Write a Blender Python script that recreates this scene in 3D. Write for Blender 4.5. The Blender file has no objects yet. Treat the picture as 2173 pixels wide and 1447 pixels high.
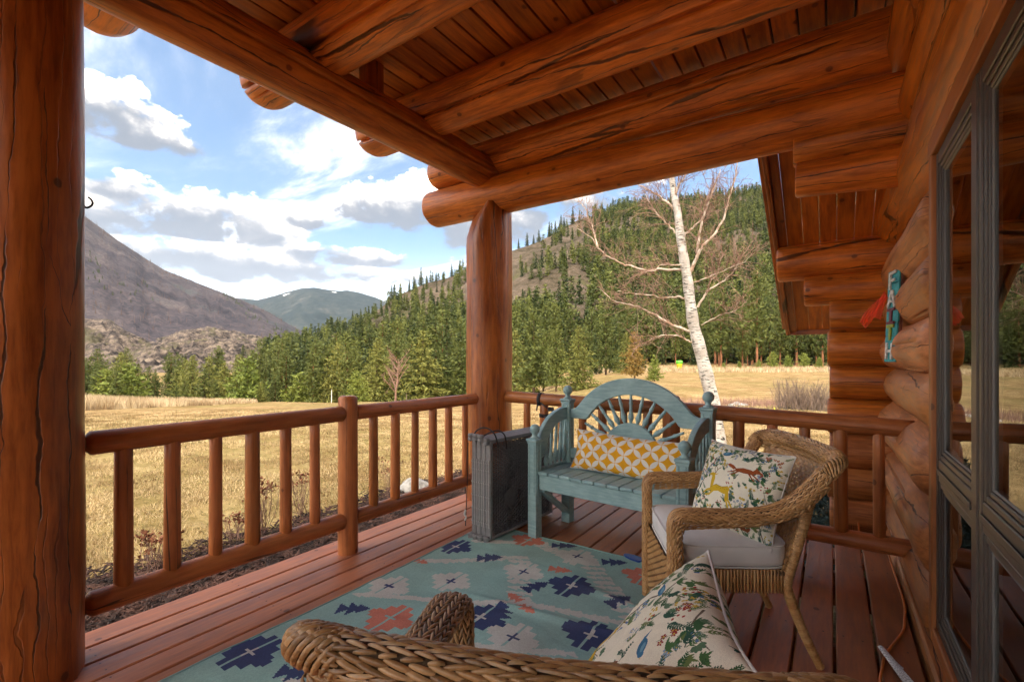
import bpy, bmesh, math, random
import numpy as np
from mathutils import Matrix, Vector
R = math.radians
rng = np.random.RandomState(7)
random.seed(7)
S = bpy.context.scene
COL = S.collection
SN, CS, CAMH = 0.5623, 0.8269, 1.25

# ---------------------------------------------------------------- camera, sky, sun, exposure
cam = bpy.data.cameras.new('camera'); cam_o = bpy.data.objects.new('camera', cam); COL.objects.link(cam_o)
cam.sensor_width = 36; cam.lens = 16.567; cam.shift_y = 0.0177; cam.clip_start = 0.02; cam.clip_end = 60000
cam_o.location = (0, 0, CAMH); cam_o.rotation_euler = (R(90), 0, R(34.216))
S.camera = cam_o
SUN_EL, SUN_AZ = 50.0, 187.0          # azimuth clockwise from +Y
sun = bpy.data.lights.new('sun', 'SUN'); sun.energy = 0.6; sun.angle = R(10); sun.color = (1, .93, .82)
sun_o = bpy.data.objects.new('sun', sun); COL.objects.link(sun_o)
sd = Vector((math.sin(R(SUN_AZ)) * math.cos(R(SUN_EL)), math.cos(R(SUN_AZ)) * math.cos(R(SUN_EL)), math.sin(R(SUN_EL))))
sun_o.rotation_euler = sd.to_track_quat('Z', 'Y').to_euler()
S.view_settings.view_transform = 'Standard'; S.view_settings.look = 'None'
EXPO = 2.45
S.view_settings.exposure = EXPO; S.view_settings.gamma = 1.0
S.cycles.max_bounces = 8; S.cycles.diffuse_bounces = 5; S.cycles.glossy_bounces = 3; S.cycles.transparent_max_bounces = 12
S.cycles.transmission_bounces = 4; S.cycles.volume_bounces = 0
S.cycles.use_denoising = True; S.cycles.sample_clamp_indirect = 6
S.cycles.use_adaptive_sampling = True; S.cycles.adaptive_threshold = 0.02

class NT:
    """small helper to write node trees as expressions"""
    def __init__(s, tree): s.t = tree; s.n = tree.nodes; s.l = tree.links
    def link(s, v, sock):
        if hasattr(v, 'is_output'): s.l.new(v, sock)
        elif v is not None:
            try: sock.default_value = v
            except Exception: sock.default_value = (v[0], v[1], v[2], 1.0) if len(v) == 3 else v
    def m(s, op, a, b=None, c=None, clamp=False):
        n = s.n.new('ShaderNodeMath'); n.operation = op; n.use_clamp = clamp
        s.link(a, n.inputs[0]); s.link(b, n.inputs[1]); s.link(c, n.inputs[2]); return n.outputs[0]
    def vm(s, op, a, b=None, scale=None):
        n = s.n.new('ShaderNodeVectorMath'); n.operation = op
        s.link(a, n.inputs[0]); s.link(b, n.inputs[1])
        if scale is not None: s.link(scale, n.inputs['Scale'])
        return n.outputs['Value'] if op in ('DOT_PRODUCT', 'LENGTH', 'DISTANCE') else n.outputs[0]
    def noise(s, vec, scale, detail=4, rough=.55, dist=0.0, color=False):
        n = s.n.new('ShaderNodeTexNoise'); s.link(vec, n.inputs['Vector']); n.inputs['Scale'].default_value = scale
        n.inputs['Detail'].default_value = detail; n.inputs['Roughness'].default_value = rough; n.inputs['Distortion'].default_value = dist
        return n.outputs['Color'] if color else n.outputs['Fac']
    def voro(s, vec, scale, feature='F1', rand=1.0, out='Distance'):
        n = s.n.new('ShaderNodeTexVoronoi'); n.feature = feature; s.link(vec, n.inputs['Vector']); n.inputs['Scale'].default_value = scale
        n.inputs['Randomness'].default_value = rand; return n.outputs[out]
    def mapr(s, v, a, b, c=0.0, d=1.0, smooth=True):
        n = s.n.new('ShaderNodeMapRange'); n.interpolation_type = 'SMOOTHSTEP' if smooth else 'LINEAR'
        s.link(v, n.inputs[0])
        for i, q in enumerate((a, b, c, d)): s.link(q, n.inputs[i + 1])
        return n.outputs[0]
    def mix(s, f, a, b, mode='MIX'):
        n = s.n.new('ShaderNodeMix'); n.data_type = 'RGBA'; n.blend_type = mode; n.clamp_factor = True
        s.link(f, n.inputs[0]); s.link(a, n.inputs[6]); s.link(b, n.inputs[7]); return n.outputs[2]
    def ramp(s, f, stops):
        n = s.n.new('ShaderNodeValToRGB'); e = n.color_ramp.elements; s.link(f, n.inputs[0])
        while len(e) < len(stops): e.new(0.5)
        for q, (p, c) in zip(e, stops): q.position = p; q.color = (c[0], c[1], c[2], 1)
        return n.outputs[0]
    def sep(s, v): n = s.n.new('ShaderNodeSeparateXYZ'); s.link(v, n.inputs[0]); return n.outputs
    def comb(s, x, y, z):
        n = s.n.new('ShaderNodeCombineXYZ')
        for i, q in enumerate((x, y, z)): s.link(q, n.inputs[i])
        return n.outputs[0]
    def bump(s, h, strength=.3, dist=.02):
        n = s.n.new('ShaderNodeBump'); s.link(h, n.inputs['Height']); n.inputs['Strength'].default_value = strength
        n.inputs['Distance'].default_value = dist; return n.outputs[0]

def dirn(px, py):
    u, v = (px - 1086) / 1000, (762 - py) / 1000
    return (-SN + CS * u, CS + SN * u, v)
def P(px, py, D):
    d = dirn(px, py); return np.array([D * d[0], D * d[1], CAMH + D * d[2]])
def at_z(px, py, z):
    return P(px, py, (z - CAMH) / dirn(px, py)[2])
def azel(px, py):
    d = dirn(px, py); return math.atan2(d[0], d[1]), math.atan2(d[2], math.hypot(d[0], d[1]))

# world: Nishita sky with layers of cloud laid out by azimuth and elevation
W = bpy.data.worlds.new('World'); S.world = W; W.use_nodes = True
q = NT(W.node_tree); W.node_tree.nodes.clear()
out = q.n.new('ShaderNodeOutputWorld'); bg = q.n.new('ShaderNodeBackground'); q.l.new(bg.outputs[0], out.inputs[0])
SKYK = 0.12; KD = 1 / (SKYK * 2 ** EXPO)
bg.inputs['Strength'].default_value = SKYK
sky = q.n.new('ShaderNodeTexSky'); sky.sky_type = 'NISHITA'; sky.sun_disc = False
sky.sun_elevation = R(SUN_EL); sky.sun_rotation = R(SUN_AZ); sky.altitude = 900; sky.dust_density = .6; sky.ozone_density = 1.6
tc = q.n.new('ShaderNodeTexCoord'); dv = tc.outputs['Generated']
sx, sy, sz = q.sep(dv)
az = q.m('ARCTAN2', sx, sy); el = q.m('ARCSINE', sz)
zc = q.m('MAXIMUM', q.m('ADD', sz, .12), .05)
pl = q.comb(q.m('DIVIDE', sx, zc), q.m('DIVIDE', sy, zc), 0.0)
rot = q.n.new('ShaderNodeMapping'); q.l.new(pl, rot.inputs[0]); rot.inputs['Rotation'].default_value = (0, 0, R(-58)); rot.inputs['Scale'].default_value = (.55, 1.5, 1)
ci = q.noise(rot.outputs[0], 1.5, 9, .62, .6)
ci2 = q.noise(pl, .75, 5, .5)
cirrus = q.m('MULTIPLY', q.mapr(ci, .37, .76), q.mapr(ci2, .34, .56, .45, 1.0))
ae = q.comb(az, q.m('MULTIPLY', el, 1.5), 0.0)
n1 = q.noise(ae, 12.0, 9, .62, .2); n2 = q.noise(ae, 3.2, 6, .55, .3)
warp = q.m('SUBTRACT', n1, .5); warp2 = q.m('SUBTRACT', n2, .5)
# low horizon veil
veil = q.mapr(el, .03, .33, .66, 0.0)
cov = q.m('MAXIMUM', q.m('MULTIPLY', cirrus, .92), veil)
skyb = q.vm('MULTIPLY', sky.outputs[0], (.205, .33, .385))
skyb = q.mix(q.m('MULTIPLY', q.m('MAXIMUM', cov, q.m('MULTIPLY', ci2, .5)), .62), skyb, (.80 * KD, .84 * KD, .90 * KD, 1))
skyc = q.mix(q.m('MULTIPLY', q.m('POWER', cov, 3.1), .85), skyb, (11.5 * KD, 10.2 * KD, 8.4 * KD, 1))
hi = (11.5 * KD, 10.2 * KD, 8.4 * KD, 1); lo = (.33 * KD, .365 * KD, .43 * KD, 1)
clouds = [(215, 250, 180, 62, 1.0), (330, 300, 130, 38, .8), (255, 405, 90, 40, 1.0), (400, 465, 210, 62, 1.05), (520, 495, 130, 40, 1.0), (240, 470, 140, 50, .9),
          (870, 460, 150, 60, 1.1), (700, 545, 240, 26, .9), (560, 560, 180, 34, .9), (1010, 480, 160, 55, 1.0), (760, 590, 300, 22, .8), (330, 540, 300, 40, .9),
          (1250, 440, 220, 60, .8), (480, 560, 330, 34, 1.1), (650, 470, 60, 22, .6), (240, 540, 160, 40, 1.0), (-250, 380, 300, 110, 1.0), (-800, 300, 300, 130, 1.0), (2300, 350, 300, 110, .9), (3200, 420, 500, 120, .9)]
den = None; shade = None
for (cx, cy, rx, ry, k) in clouds:
    a0, e0 = azel(cx, cy); a1, _ = azel(cx + rx, cy); _, e1 = azel(cx, cy - ry * 1.3)
    ra, re = abs(a1 - a0), abs(e1 - e0)
    dx = q.m('DIVIDE', q.m('SUBTRACT', az, a0), ra); dy = q.m('DIVIDE', q.m('SUBTRACT', el, e0), re)
    dyl = q.m('MULTIPLY', dy, q.m('ADD', 1.0, q.m('MULTIPLY', q.m('LESS_THAN', dy, 0.0), .5)))
    r2 = q.m('ADD', q.m('MULTIPLY', dx, dx), q.m('MULTIPLY', dyl, dyl))
    d = q.m('SUBTRACT', q.m('ADD', q.m('ADD', k, q.m('MULTIPLY', warp, 4.6)), q.m('MULTIPLY', warp2, 3.4)), r2)
    sh = q.m('ADD', q.m('MULTIPLY', dy, .8), q.m('MULTIPLY', warp, 1.8))
    if den is None: den, shade = d, sh
    else:
        g = q.mapr(q.m('SUBTRACT', d, den), -.7, .7)
        shade = q.m('ADD', q.m('MULTIPLY', g, sh), q.m('MULTIPLY', q.m('SUBTRACT', 1.0, g), shade)); den = q.m('MAXIMUM', den, d)
# the rest of the sky carries the same broken cumulus
gen = q.m('MULTIPLY', q.m('SUBTRACT', q.noise(pl, 1.1, 8, .58), .46), 7.0)
away = q.mapr(q.m('ABSOLUTE', q.m('ADD', az, .55)), .95, 1.3)
gen = q.m('SUBTRACT', q.m('MULTIPLY', q.m('ADD', gen, 2.0), away), 2.0)
den = q.m('MAXIMUM', den, gen)
cum = q.m('MULTIPLY', q.mapr(den, .0, .7), q.mapr(el, -.02, .03))
cc = q.mix(q.m('POWER', q.mapr(shade, -.42, .92), 4.6), lo, hi)
fin = q.mix(q.m('MULTIPLY', cum, .96), skyc, cc)
q.l.new(fin, bg.inputs[0])

# ---------------------------------------------------------------- mesh helpers
WM = {}
def link(o, W=None, parent=None):
    COL.objects.link(o)
    W = W if W is not None else Matrix.Identity(4)
    if parent is not None:
        o.parent = parent; o.matrix_basis = WM[parent.name].inverted() @ W
    else: o.matrix_basis = W
    WM[o.name] = W.copy(); return o
def tag(o, label=None, cat=None, group=None, kind=None):
    if label: o['label'] = label
    if cat: o['category'] = cat
    if group: o['group'] = group
    if kind: o['kind'] = kind
    return o
def T(x, y, z, rz=0.0): return Matrix.Translation((x, y, z)) @ Matrix.Rotation(rz, 4, 'Z')
def empty(name, W, label=None, cat=None, group=None, kind=None, parent=None):
    o = bpy.data.objects.new(name, None); o.empty_display_size = .1; link(o, W, parent); return tag(o, label, cat, group, kind)
def dup(o, W, parent=None):
    c = o.copy(); c.parent = None
    return link(c, W, parent)
class MB:
    def __init__(s): s.v = []; s.f3 = []; s.f4 = []; s.n = 0; s.ng = []; s.col = []
    def add(s, V, F):
        V = np.asarray(V, float).reshape(-1, 3)
        if len(F):
            if isinstance(F, np.ndarray):
                (s.f4 if F.shape[1] == 4 else s.f3).append(F + s.n)
            else:
                for f in F:
                    (s.ng.append([i + s.n for i in f]))
        s.v.append(V); s.n += len(V); return s
    def mesh(s, name, mat=None, smooth=True):
        me = bpy.data.meshes.new(name)
        V = np.concatenate(s.v) if s.v else np.zeros((0, 3))
        me.vertices.add(len(V)); me.vertices.foreach_set('co', V.ravel().astype(np.float32))
        loops = []; tot = []
        for A in s.f4: loops.append(A.ravel()); tot.append(np.full(len(A), 4))
        for A in s.f3: loops.append(A.ravel()); tot.append(np.full(len(A), 3))
        for f in s.ng: loops.append(np.array(f)); tot.append(np.array([len(f)]))
        L = np.concatenate(loops).astype(np.int32); tot = np.concatenate(tot).astype(np.int32)
        st = np.concatenate([[0], np.cumsum(tot)[:-1]]).astype(np.int32)
        me.loops.add(len(L)); me.loops.foreach_set('vertex_index', L)
        me.polygons.add(len(tot)); me.polygons.foreach_set('loop_start', st); me.polygons.foreach_set('loop_total', tot)
        me.polygons.foreach_set('use_smooth', np.full(len(tot), bool(smooth)))
        me.update(calc_edges=True); me.validate()
        for m_ in (mat if isinstance(mat, (list, tuple)) else [mat]):
            if m_ is not None: me.materials.append(m_)
        return me
    def obj(s, name, mat, parent=None, W=None, smooth=True):
        return link(bpy.data.objects.new(name, s.mesh(name, mat, smooth)), W if W is not None else (WM[parent.name] if parent is not None else None), parent)
def grid_faces(nu, nv, wrapu=False, wrapv=False):
    a = np.arange(nu if wrapu else nu - 1); b = np.arange(nv if wrapv else nv - 1)
    A, B = np.meshgrid(a, b, indexing='ij'); A1 = (A + 1) % nu; B1 = (B + 1) % nv
    return np.stack([A * nv + B, A1 * nv + B, A1 * nv + B1, A * nv + B1], -1).reshape(-1, 4)
def frames(path):
    path = np.asarray(path, float); t = np.gradient(path, axis=0); t /= np.linalg.norm(t, axis=1)[:, None] + 1e-12
    up = np.array([0, 0, 1.]) if abs(t[0][2]) < .9 else np.array([1., 0, 0])
    b = np.cross(t[0], up); b /= np.linalg.norm(b); Bs = []
    for i in range(len(t)):
        b = b - t[i] * np.dot(b, t[i]); b /= np.linalg.norm(b) + 1e-12; Bs.append(b)
    Bs = np.array(Bs); return t, Bs, np.cross(Bs, t)
def tube(path, r, n=8, caps=True):
    path = np.asarray(path, float); r = np.broadcast_to(np.asarray(r, float), (len(path),))
    t, b, nn = frames(path); th = np.linspace(0, 2 * np.pi, n, endpoint=False)
    V = path[:, None] + r[:, None, None] * (np.cos(th)[None, :, None] * b[:, None] + np.sin(th)[None, :, None] * nn[:, None])
    F = [grid_faces(len(path), n, wrapv=True)[:, ::-1]]
    V = V.reshape(-1, 3); out = [(V, F[0])]
    if caps:
        out.append((V[:n], [list(range(n))])); out.append((V[-n:], [list(range(n))[::-1]]))
    return out
def addall(mb, parts):
    for V, F in parts: mb.add(V, F)
    return mb
def lathe(prof, n=16, c=(0, 0, 0)):
    prof = np.asarray(prof, float); th = np.linspace(0, 2 * np.pi, n, endpoint=False)
    V = np.stack([prof[:, :1] * np.cos(th), prof[:, :1] * np.sin(th), np.repeat(prof[:, 1:2], n, 1)], -1).reshape(-1, 3) + np.array(c)
    return V, grid_faces(len(prof), n, wrapv=True)[:, ::-1].copy()
def box(c, s, ch=0.0, M=None):
    """box with chamfered edges: octagon sections stacked"""
    x, y, z = (q / 2 for q in s); ch = min(ch, .49 * min(s)) if ch else 0
    if ch:
        def ring(z_, k):
            X, Y = x - k, y - k; e = ch if k == 0 else ch * .6
            return [(X, Y - e, z_), (X - e, Y, z_), (-X + e, Y, z_), (-X, Y - e, z_), (-X, -Y + e, z_), (-X + e, -Y, z_), (X - e, -Y, z_), (X, -Y + e, z_)]
        V = np.array(ring(-z, ch) + ring(-z + ch, 0) + ring(z - ch, 0) + ring(z, ch))
        F = [list(range(8))[::-1], list(range(24, 32))]
        for i in range(3):
            for j in range(8): F.append([i * 8 + j, i * 8 + (j + 1) % 8, i * 8 + 8 + (j + 1) % 8, i * 8 + 8 + j])
    else:
        V = np.array([(a, b, d) for d in (-z, z) for a, b in ((-x, -y), (x, -y), (x, y), (-x, y))])
        F = [[3, 2, 1, 0], [4, 5, 6, 7]] + [[j, (j + 1) % 4, 4 + (j + 1) % 4, 4 + j] for j in range(4)]
    if M is not None: V = V @ np.array(M.to_3x3()).T
    return V + np.array(c), F
def extrude(poly, d, axis='y'):
    """closed 2-D outline (x, z) with thickness d along y"""
    p = np.asarray(poly, float); n = len(p)
    V = np.concatenate([np.c_[p[:, 0], np.full(n, -d / 2), p[:, 1]], np.c_[p[:, 0], np.full(n, d / 2), p[:, 1]]])
    F = [[i, (i + 1) % n, n + (i + 1) % n, n + i] for i in range(n)]
    return V, F, n
def z_to(p0, p1, roll=0.0):
    p0 = Vector(p0); p1 = Vector(p1); d = (p1 - p0); qn = d.to_track_quat('Z', 'Y')
    return Matrix.Translation(p0) @ qn.to_matrix().to_4x4() @ Matrix.Rotation(roll, 4, 'Z'), d.length
def vnoise(p, seed=0):
    """value noise of points (n,3), vectorised"""
    p = np.asarray(p, float); i = np.floor(p).astype(np.int64); f = p - i; f = f * f * (3 - 2 * f)
    def h(a, b, c):
        n = (a * 73856093) ^ (b * 19349663) ^ (c * 83492791) ^ (seed * 2654435761)
        n = (n ^ (n >> 13)) * 1274126177; n = n ^ (n >> 16); return (n & 0xFFFF) / 65535.0
    r = 0
    for dx in (0, 1):
        for dy in (0, 1):
            for dz in (0, 1):
                w = (f[:, 0] if dx else 1 - f[:, 0]) * (f[:, 1] if dy else 1 - f[:, 1]) * (f[:, 2] if dz else 1 - f[:, 2])
                r = r + w * h(i[:, 0] + dx, i[:, 1] + dy, i[:, 2] + dz)
    return r
def fbm(p, oct=4, seed=0, gain=.5):
    a = 1.0; s = 0; t = 0; p = np.asarray(p, float)
    for k in range(oct): s = s + a * (vnoise(p * 2 ** k, seed + k) - .5); t += a; a *= gain
    return s / t * 2
def set_color(me, name, cols, domain='POINT'):
    a = me.color_attributes.new(name, 'FLOAT_COLOR', domain)
    c = np.ones((len(cols), 4), np.float32); c[:, :3] = cols; a.data.foreach_set('color', c.ravel())

# ---------------------------------------------------------------- materials
def new_mat(name):
    m = bpy.data.materials.new(name); m.use_nodes = True; t = NT(m.node_tree)
    b = m.node_tree.nodes['Principled BSDF']; return m, t, b
def plain(name, col, rough=.6, metal=0.0, var=.12, scale=30, bump=.0, spec=.5):
    m, t, b = new_mat(name); tc = t.n.new('ShaderNodeTexCoord').outputs['Object']
    n = t.noise(tc, scale, 5)
    c = t.mix(t.mapr(n, .3, .7), [q * (1 - var) for q in col] + [1], [min(1, q * (1 + var)) for q in col] + [1])
    t.link(c, b.inputs['Base Color']); b.inputs['Roughness'].default_value = rough; b.inputs['Metallic'].default_value = metal
    b.inputs['Specular IOR Level'].default_value = spec
    if bump: t.link(t.bump(n, bump, .004), b.inputs['Normal'])
    return m
def wood(name, dark, light, rough=.42, crack=1.0, knots=1.0, fine=1.0, spec=.5, worn=None, coat=0.0):
    """grain along the object's own Z"""
    m, t, b = new_mat(name); tc = t.n.new('ShaderNodeTexCoord').outputs['Object']
    oi = t.n.new('ShaderNodeObjectInfo').outputs['Random']
    off = t.comb(t.m('MULTIPLY', oi, 37.0), t.m('MULTIPLY', oi, 91.0), t.m('MULTIPLY', oi, 53.0))
    v = t.vm('ADD', tc, off)
    g = t.vm('MULTIPLY', v, (1, 1, .11)); g2 = t.vm('MULTIPLY', v, (1, 1, .014))
    fineg = t.noise(g, 42 * fine, 7, .66, .25); broad = t.noise(g, 9, 4, .55, .8); blot = t.noise(v, 2.2, 4, .55)
    f = t.m('ADD', t.m('MULTIPLY', fineg, .52), t.m('ADD', t.m('MULTIPLY', broad, .30), t.m('MULTIPLY', blot, .28)))
    c = t.mix(t.mapr(f, .41, .68), dark + (1,), light + (1,))
    br = t.m('MULTIPLY_ADD', oi, .34, .83)
    c = t.mix(1.0, c, t.comb(br, br, t.m('MULTIPLY', br, br)), 'MULTIPLY')
    if worn is not None:
        wn = t.noise(v, 7, 8, .65); c = t.mix(t.mapr(wn, .60, .78, 0, .55), c, worn + (1,))
    h = t.m('MULTIPLY', f, .25)
    if crack:
        sx_, sy_, sz_ = t.sep(tc); th_ = t.m('ADD', t.m('ARCTAN2', sy_, sx_), t.m('MULTIPLY', oi, 40.0)); zz_ = t.m('ADD', sz_, t.m('MULTIPLY', oi, 77.0))
        wv = t.m('MULTIPLY', t.m('SUBTRACT', t.noise(t.comb(t.m('MULTIPLY', th_, .7), t.m('MULTIPLY', zz_, 1.3), 0.0), 1.5, 4, .6), .5), .55)
        def cracks(ks, kz, w0, w1, lo_, hi_, seed_):
            n_ = t.n.new('ShaderNodeTexVoronoi'); n_.voronoi_dimensions = '2D'; n_.feature = 'DISTANCE_TO_EDGE'; n_.inputs['Scale'].default_value = 1.0
            t.link(t.comb(t.m('MULTIPLY', t.m('ADD', th_, wv), ks), t.m('MULTIPLY_ADD', zz_, kz, seed_), 0.0), n_.inputs['Vector'])
            mk_ = t.noise(t.comb(t.m('MULTIPLY', th_, 1.1), t.m('MULTIPLY', zz_, .9), seed_), 1.6, 3); wd_ = t.mapr(mk_, lo_, hi_, w0, w1)
            return t.m('SUBTRACT', 1.0, t.mapr(n_.outputs['Distance'], t.m('MULTIPLY', wd_, .4), wd_))
        ck = t.m('MULTIPLY', cracks(1.05, .17, .001, .028 * crack, .38, .62, 3.0), .92)
        ck = t.m('MAXIMUM', ck, t.m('MULTIPLY', cracks(2.7, .28, .001, .045 * crack, .44, .64, 9.0), .45))
        c = t.mix(t.m('MULTIPLY', ck, .88), c, (.012, .006, .003, 1)); h = t.m('SUBTRACT', h, t.m('MULTIPLY', ck, .8))
    if knots:
        kd = t.voro(t.vm('MULTIPLY', v, (1, 1, .8)), 5.5, 'F1'); kw = t.m('ADD', kd, t.m('MULTIPLY', t.noise(v, 30, 2), .05))
        kn = t.m('SUBTRACT', 1.0, t.mapr(kw, .09, .135 * (.7 + .3 * knots)))
        c = t.mix(t.m('MULTIPLY', kn, .8), c, [q * .18 for q in dark] + [1])
        halo = t.m('SUBTRACT', 1.0, t.mapr(kw, .12, .30)); c = t.mix(t.m('MULTIPLY', halo, .25), c, dark + (1,))
    t.link(c, b.inputs['Base Color'])
    t.link(t.mapr(fineg, .3, .7, rough - .07, rough + .12), b.inputs['Roughness']); b.inputs['Specular IOR Level'].default_value = spec
    b.inputs['Coat Weight'].default_value = coat; b.inputs['Coat Roughness'].default_value = .35
    t.link(t.bump(h, .55, .012), b.inputs['Normal'])
    return m
M = {}
M['log'] = wood('varnished_log', (.32, .078, .009), (.71, .212, .024), .40, 1.0, 1.0)
M['wall_log'] = wood('weathered_wall_log', (.31, .10, .026), (.62, .245, .078), .5, .5, 1.0)
M['post'] = wood('post_log', (.19, .044, .0075), (.46, .135, .021), .38, .9, .8, coat=.15)
M['ceil'] = wood('ceiling_plank', (.28, .068, .008), (.64, .195, .023), .5, 0, 1.2, .7)
M['rail'] = wood('stained_rail', (.30, .088, .022), (.52, .172, .048), .42, .55, .5, worn=(.36, .16, .09))
M['deck'] = wood('deck_stain', (.30, .098, .036), (.51, .180, .072), .48, 0, .25, 1.2, worn=(.30, .15, .11))
M['trim'] = wood('window_trim', (.26, .082, .018), (.40, .135, .032), .5, 0, .4)
M['birchw'] = None
def simple_noise_mat(name, c0, c1, scale, rough=.8, detail=6, lo=.35, hi=.65, bump=0.0, bd=.01, coord='Object', stretch=None, spec=.3):
    m, t, b = new_mat(name); tc = t.n.new('ShaderNodeTexCoord').outputs[coord]
    if stretch: tc = t.vm('MULTIPLY', tc, stretch)
    n = t.noise(tc, scale, detail, .6)
    t.link(t.mix(t.mapr(n, lo, hi), c0 + (1,), c1 + (1,)), b.inputs['Base Color']); b.inputs['Roughness'].default_value = rough
    b.inputs['Specular IOR Level'].default_value = spec
    if bump: t.link(t.bump(n, bump, bd), b.inputs['Normal'])
    return m
def paint_mat():
    m, t, b = new_mat('blue_bench_paint'); tc = t.n.new('ShaderNodeTexCoord').outputs['Object']
    oi = t.n.new('ShaderNodeObjectInfo').outputs['Random']
    v = t.vm('ADD', tc, t.comb(t.m('MULTIPLY', oi, 31.0), oi, oi))
    st = t.noise(t.vm('MULTIPLY', v, (8, 60, 60)), 1.0, 5, .6); bl = t.noise(v, 6, 6, .65)
    f = t.m('ADD', t.m('MULTIPLY', st, .5), t.m('MULTIPLY', bl, .5))
    c = t.mix(t.mapr(f, .36, .66), (.215, .345, .360, 1), (.36, .52, .52, 1))
    ch = t.noise(v, 13, 9, .7); c = t.mix(t.mapr(ch, .70, .76), c, (.22, .085, .035, 1))
    t.link(c, b.inputs['Base Color']); b.inputs['Roughness'].default_value = .42
    t.link(t.bump(f, .18, .004), b.inputs['Normal']); return m
M['bench'] = paint_mat()
def wicker_mat(name, c0, c1, c2):
    m, t, b = new_mat(name); tc = t.n.new('ShaderNodeTexCoord').outputs['Object']
    at = t.n.new('ShaderNodeAttribute'); at.attribute_name = 'strand'
    n = t.noise(tc, 260, 3); n2 = t.noise(tc, 9, 4)
    f = t.m('ADD', t.m('MULTIPLY', at.outputs['Fac'], .55), t.m('ADD', t.m('MULTIPLY', n, .3), t.m('MULTIPLY', n2, .25)))
    c = t.ramp(t.mapr(f, .2, .85, 0, 1, False), [(0, c0), (.5, c1), (1, c2)])
    t.link(c, b.inputs['Base Color']); b.inputs['Roughness'].default_value = .38
    t.link(t.bump(n, .12, .002), b.inputs['Normal']); return m
M['wicker'] = wicker_mat('golden_wicker', (.25, .115, .033), (.46, .235, .080), (.64, .38, .165))
M['wicker2'] = wicker_mat('brown_wicker', (.145, .070, .022), (.32, .170, .062), (.49, .295, .135))
M['core'] = plain('wicker_core', (.10, .052, .020), .8)

def fabric(name, col, scale=900, rough=.85):
    m, t, b = new_mat(name); tc = t.n.new('ShaderNodeTexCoord').outputs['Object']
    n = t.noise(tc, scale, 2); n2 = t.noise(tc, 5, 4)
    c = t.mix(t.mapr(n2, .3, .7), [q * .9 for q in col] + [1], [q * 1.06 for q in col] + [1])
    t.link(c, b.inputs['Base Color']); b.inputs['Roughness'].default_value = rough; b.inputs['Specular IOR Level'].default_value = .2
    b.inputs['Sheen Weight'].default_value = .15
    t.link(t.bump(n, .15, .001), b.inputs['Normal']); return m
M['cushion'] = fabric('white_canvas', (.74, .70, .66))
def printed(name, attr='print', scale=700, bump=.25, rough=.85):
    m, t, b = new_mat(name); tc = t.n.new('ShaderNodeTexCoord').outputs['Object']
    a = t.n.new('ShaderNodeVertexColor'); a.layer_name = attr
    n = t.noise(tc, scale, 2); n2 = t.noise(tc, 4, 5)
    br = t.m('MULTIPLY', t.mapr(n, .3, .7, .88, 1.08), t.mapr(n2, .3, .7, .9, 1.06))
    t.link(t.mix(1.0, a.outputs[0], t.comb(br, br, br), 'MULTIPLY'), b.inputs['Base Color'])
    b.inputs['Roughness'].default_value = rough; b.inputs['Specular IOR Level'].default_value = .15
    t.link(t.bump(n, bump, .0015), b.inputs['Normal']); return m
M['print'] = printed('printed_cotton'); M['rug'] = printed('woven_rug', scale=420, bump=.6, rough=.95)
M['plastic'] = plain('grey_plastic', (.21, .207, .212), .45, 0, .10, 40)
M['plastic_rib'] = plain('pale_grey_plastic', (.40, .395, .40), .45, 0, .08, 40)
M['plastic_dark'] = plain('dark_grey_plastic', (.12, .12, .125), .5, 0, .15, 40)
M['black'] = plain('black_cable', (.012, .012, .014), .5)
M['iron'] = plain('dark_iron', (.05, .045, .045), .45, .8)
M['frame'] = plain('taupe_window_frame', (.070, .054, .044), .38, 0, .05, 10)
M['frame_in'] = plain('grey_glazing_bead', (.13, .12, .112), .45, 0, .05, 10)
M['spacer'] = plain('aluminium_spacer', (.45, .46, .47), .35, .7)
M['cord'] = plain('orange_cord', (.62, .17, .02), .4)
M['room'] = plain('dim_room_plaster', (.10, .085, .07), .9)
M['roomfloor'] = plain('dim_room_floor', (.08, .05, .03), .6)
M['paper'] = None
def glass_mat():
    m = bpy.data.materials.new('window_glass'); m.use_nodes = True; t = NT(m.node_tree); m.node_tree.nodes.clear()
    o = t.n.new('ShaderNodeOutputMaterial'); fr = t.n.new('ShaderNodeFresnel'); fr.inputs[0].default_value = 1.62
    tr = t.n.new('ShaderNodeBsdfTransparent'); tr.inputs[0].default_value = (.72, .75, .74, 1)
    gl = t.n.new('ShaderNodeBsdfGlossy'); gl.inputs['Roughness'].default_value = .004; gl.inputs[0].default_value = (.95, .97, .96, 1)
    tc = t.n.new('ShaderNodeTexCoord').outputs['Object']
    t.link(t.bump(t.noise(tc, 1.3, 2), .04, .02), gl.inputs['Normal'])
    mx = t.n.new('ShaderNodeMixShader'); t.l.new(fr.outputs[0], mx.inputs[0]); t.l.new(tr.outputs[0], mx.inputs[1]); t.l.new(gl.outputs[0], mx.inputs[2])
    t.l.new(mx.outputs[0], o.inputs[0]); return m
M['glass'] = glass_mat()
def leaf_mat(name, c0, c1, scale=.9, trans=.25):
    m, t, b = new_mat(name); tc = t.n.new('ShaderNodeTexCoord').outputs['Object']
    oi = t.n.new('ShaderNodeObjectInfo').outputs['Random']
    n = t.noise(tc, scale, 4); at = t.n.new('ShaderNodeAttribute'); at.attribute_name = 'tint'
    f = t.m('ADD', t.mapr(n, .3, .7, 0, .5), t.m('ADD', t.m('MULTIPLY', oi, .5), at.outputs['Fac']))
    t.link(t.mix(f, c0 + (1,), c1 + (1,)), b.inputs['Base Color']); b.inputs['Roughness'].default_value = .65
    b.inputs['Specular IOR Level'].default_value = .25; return m
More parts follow.
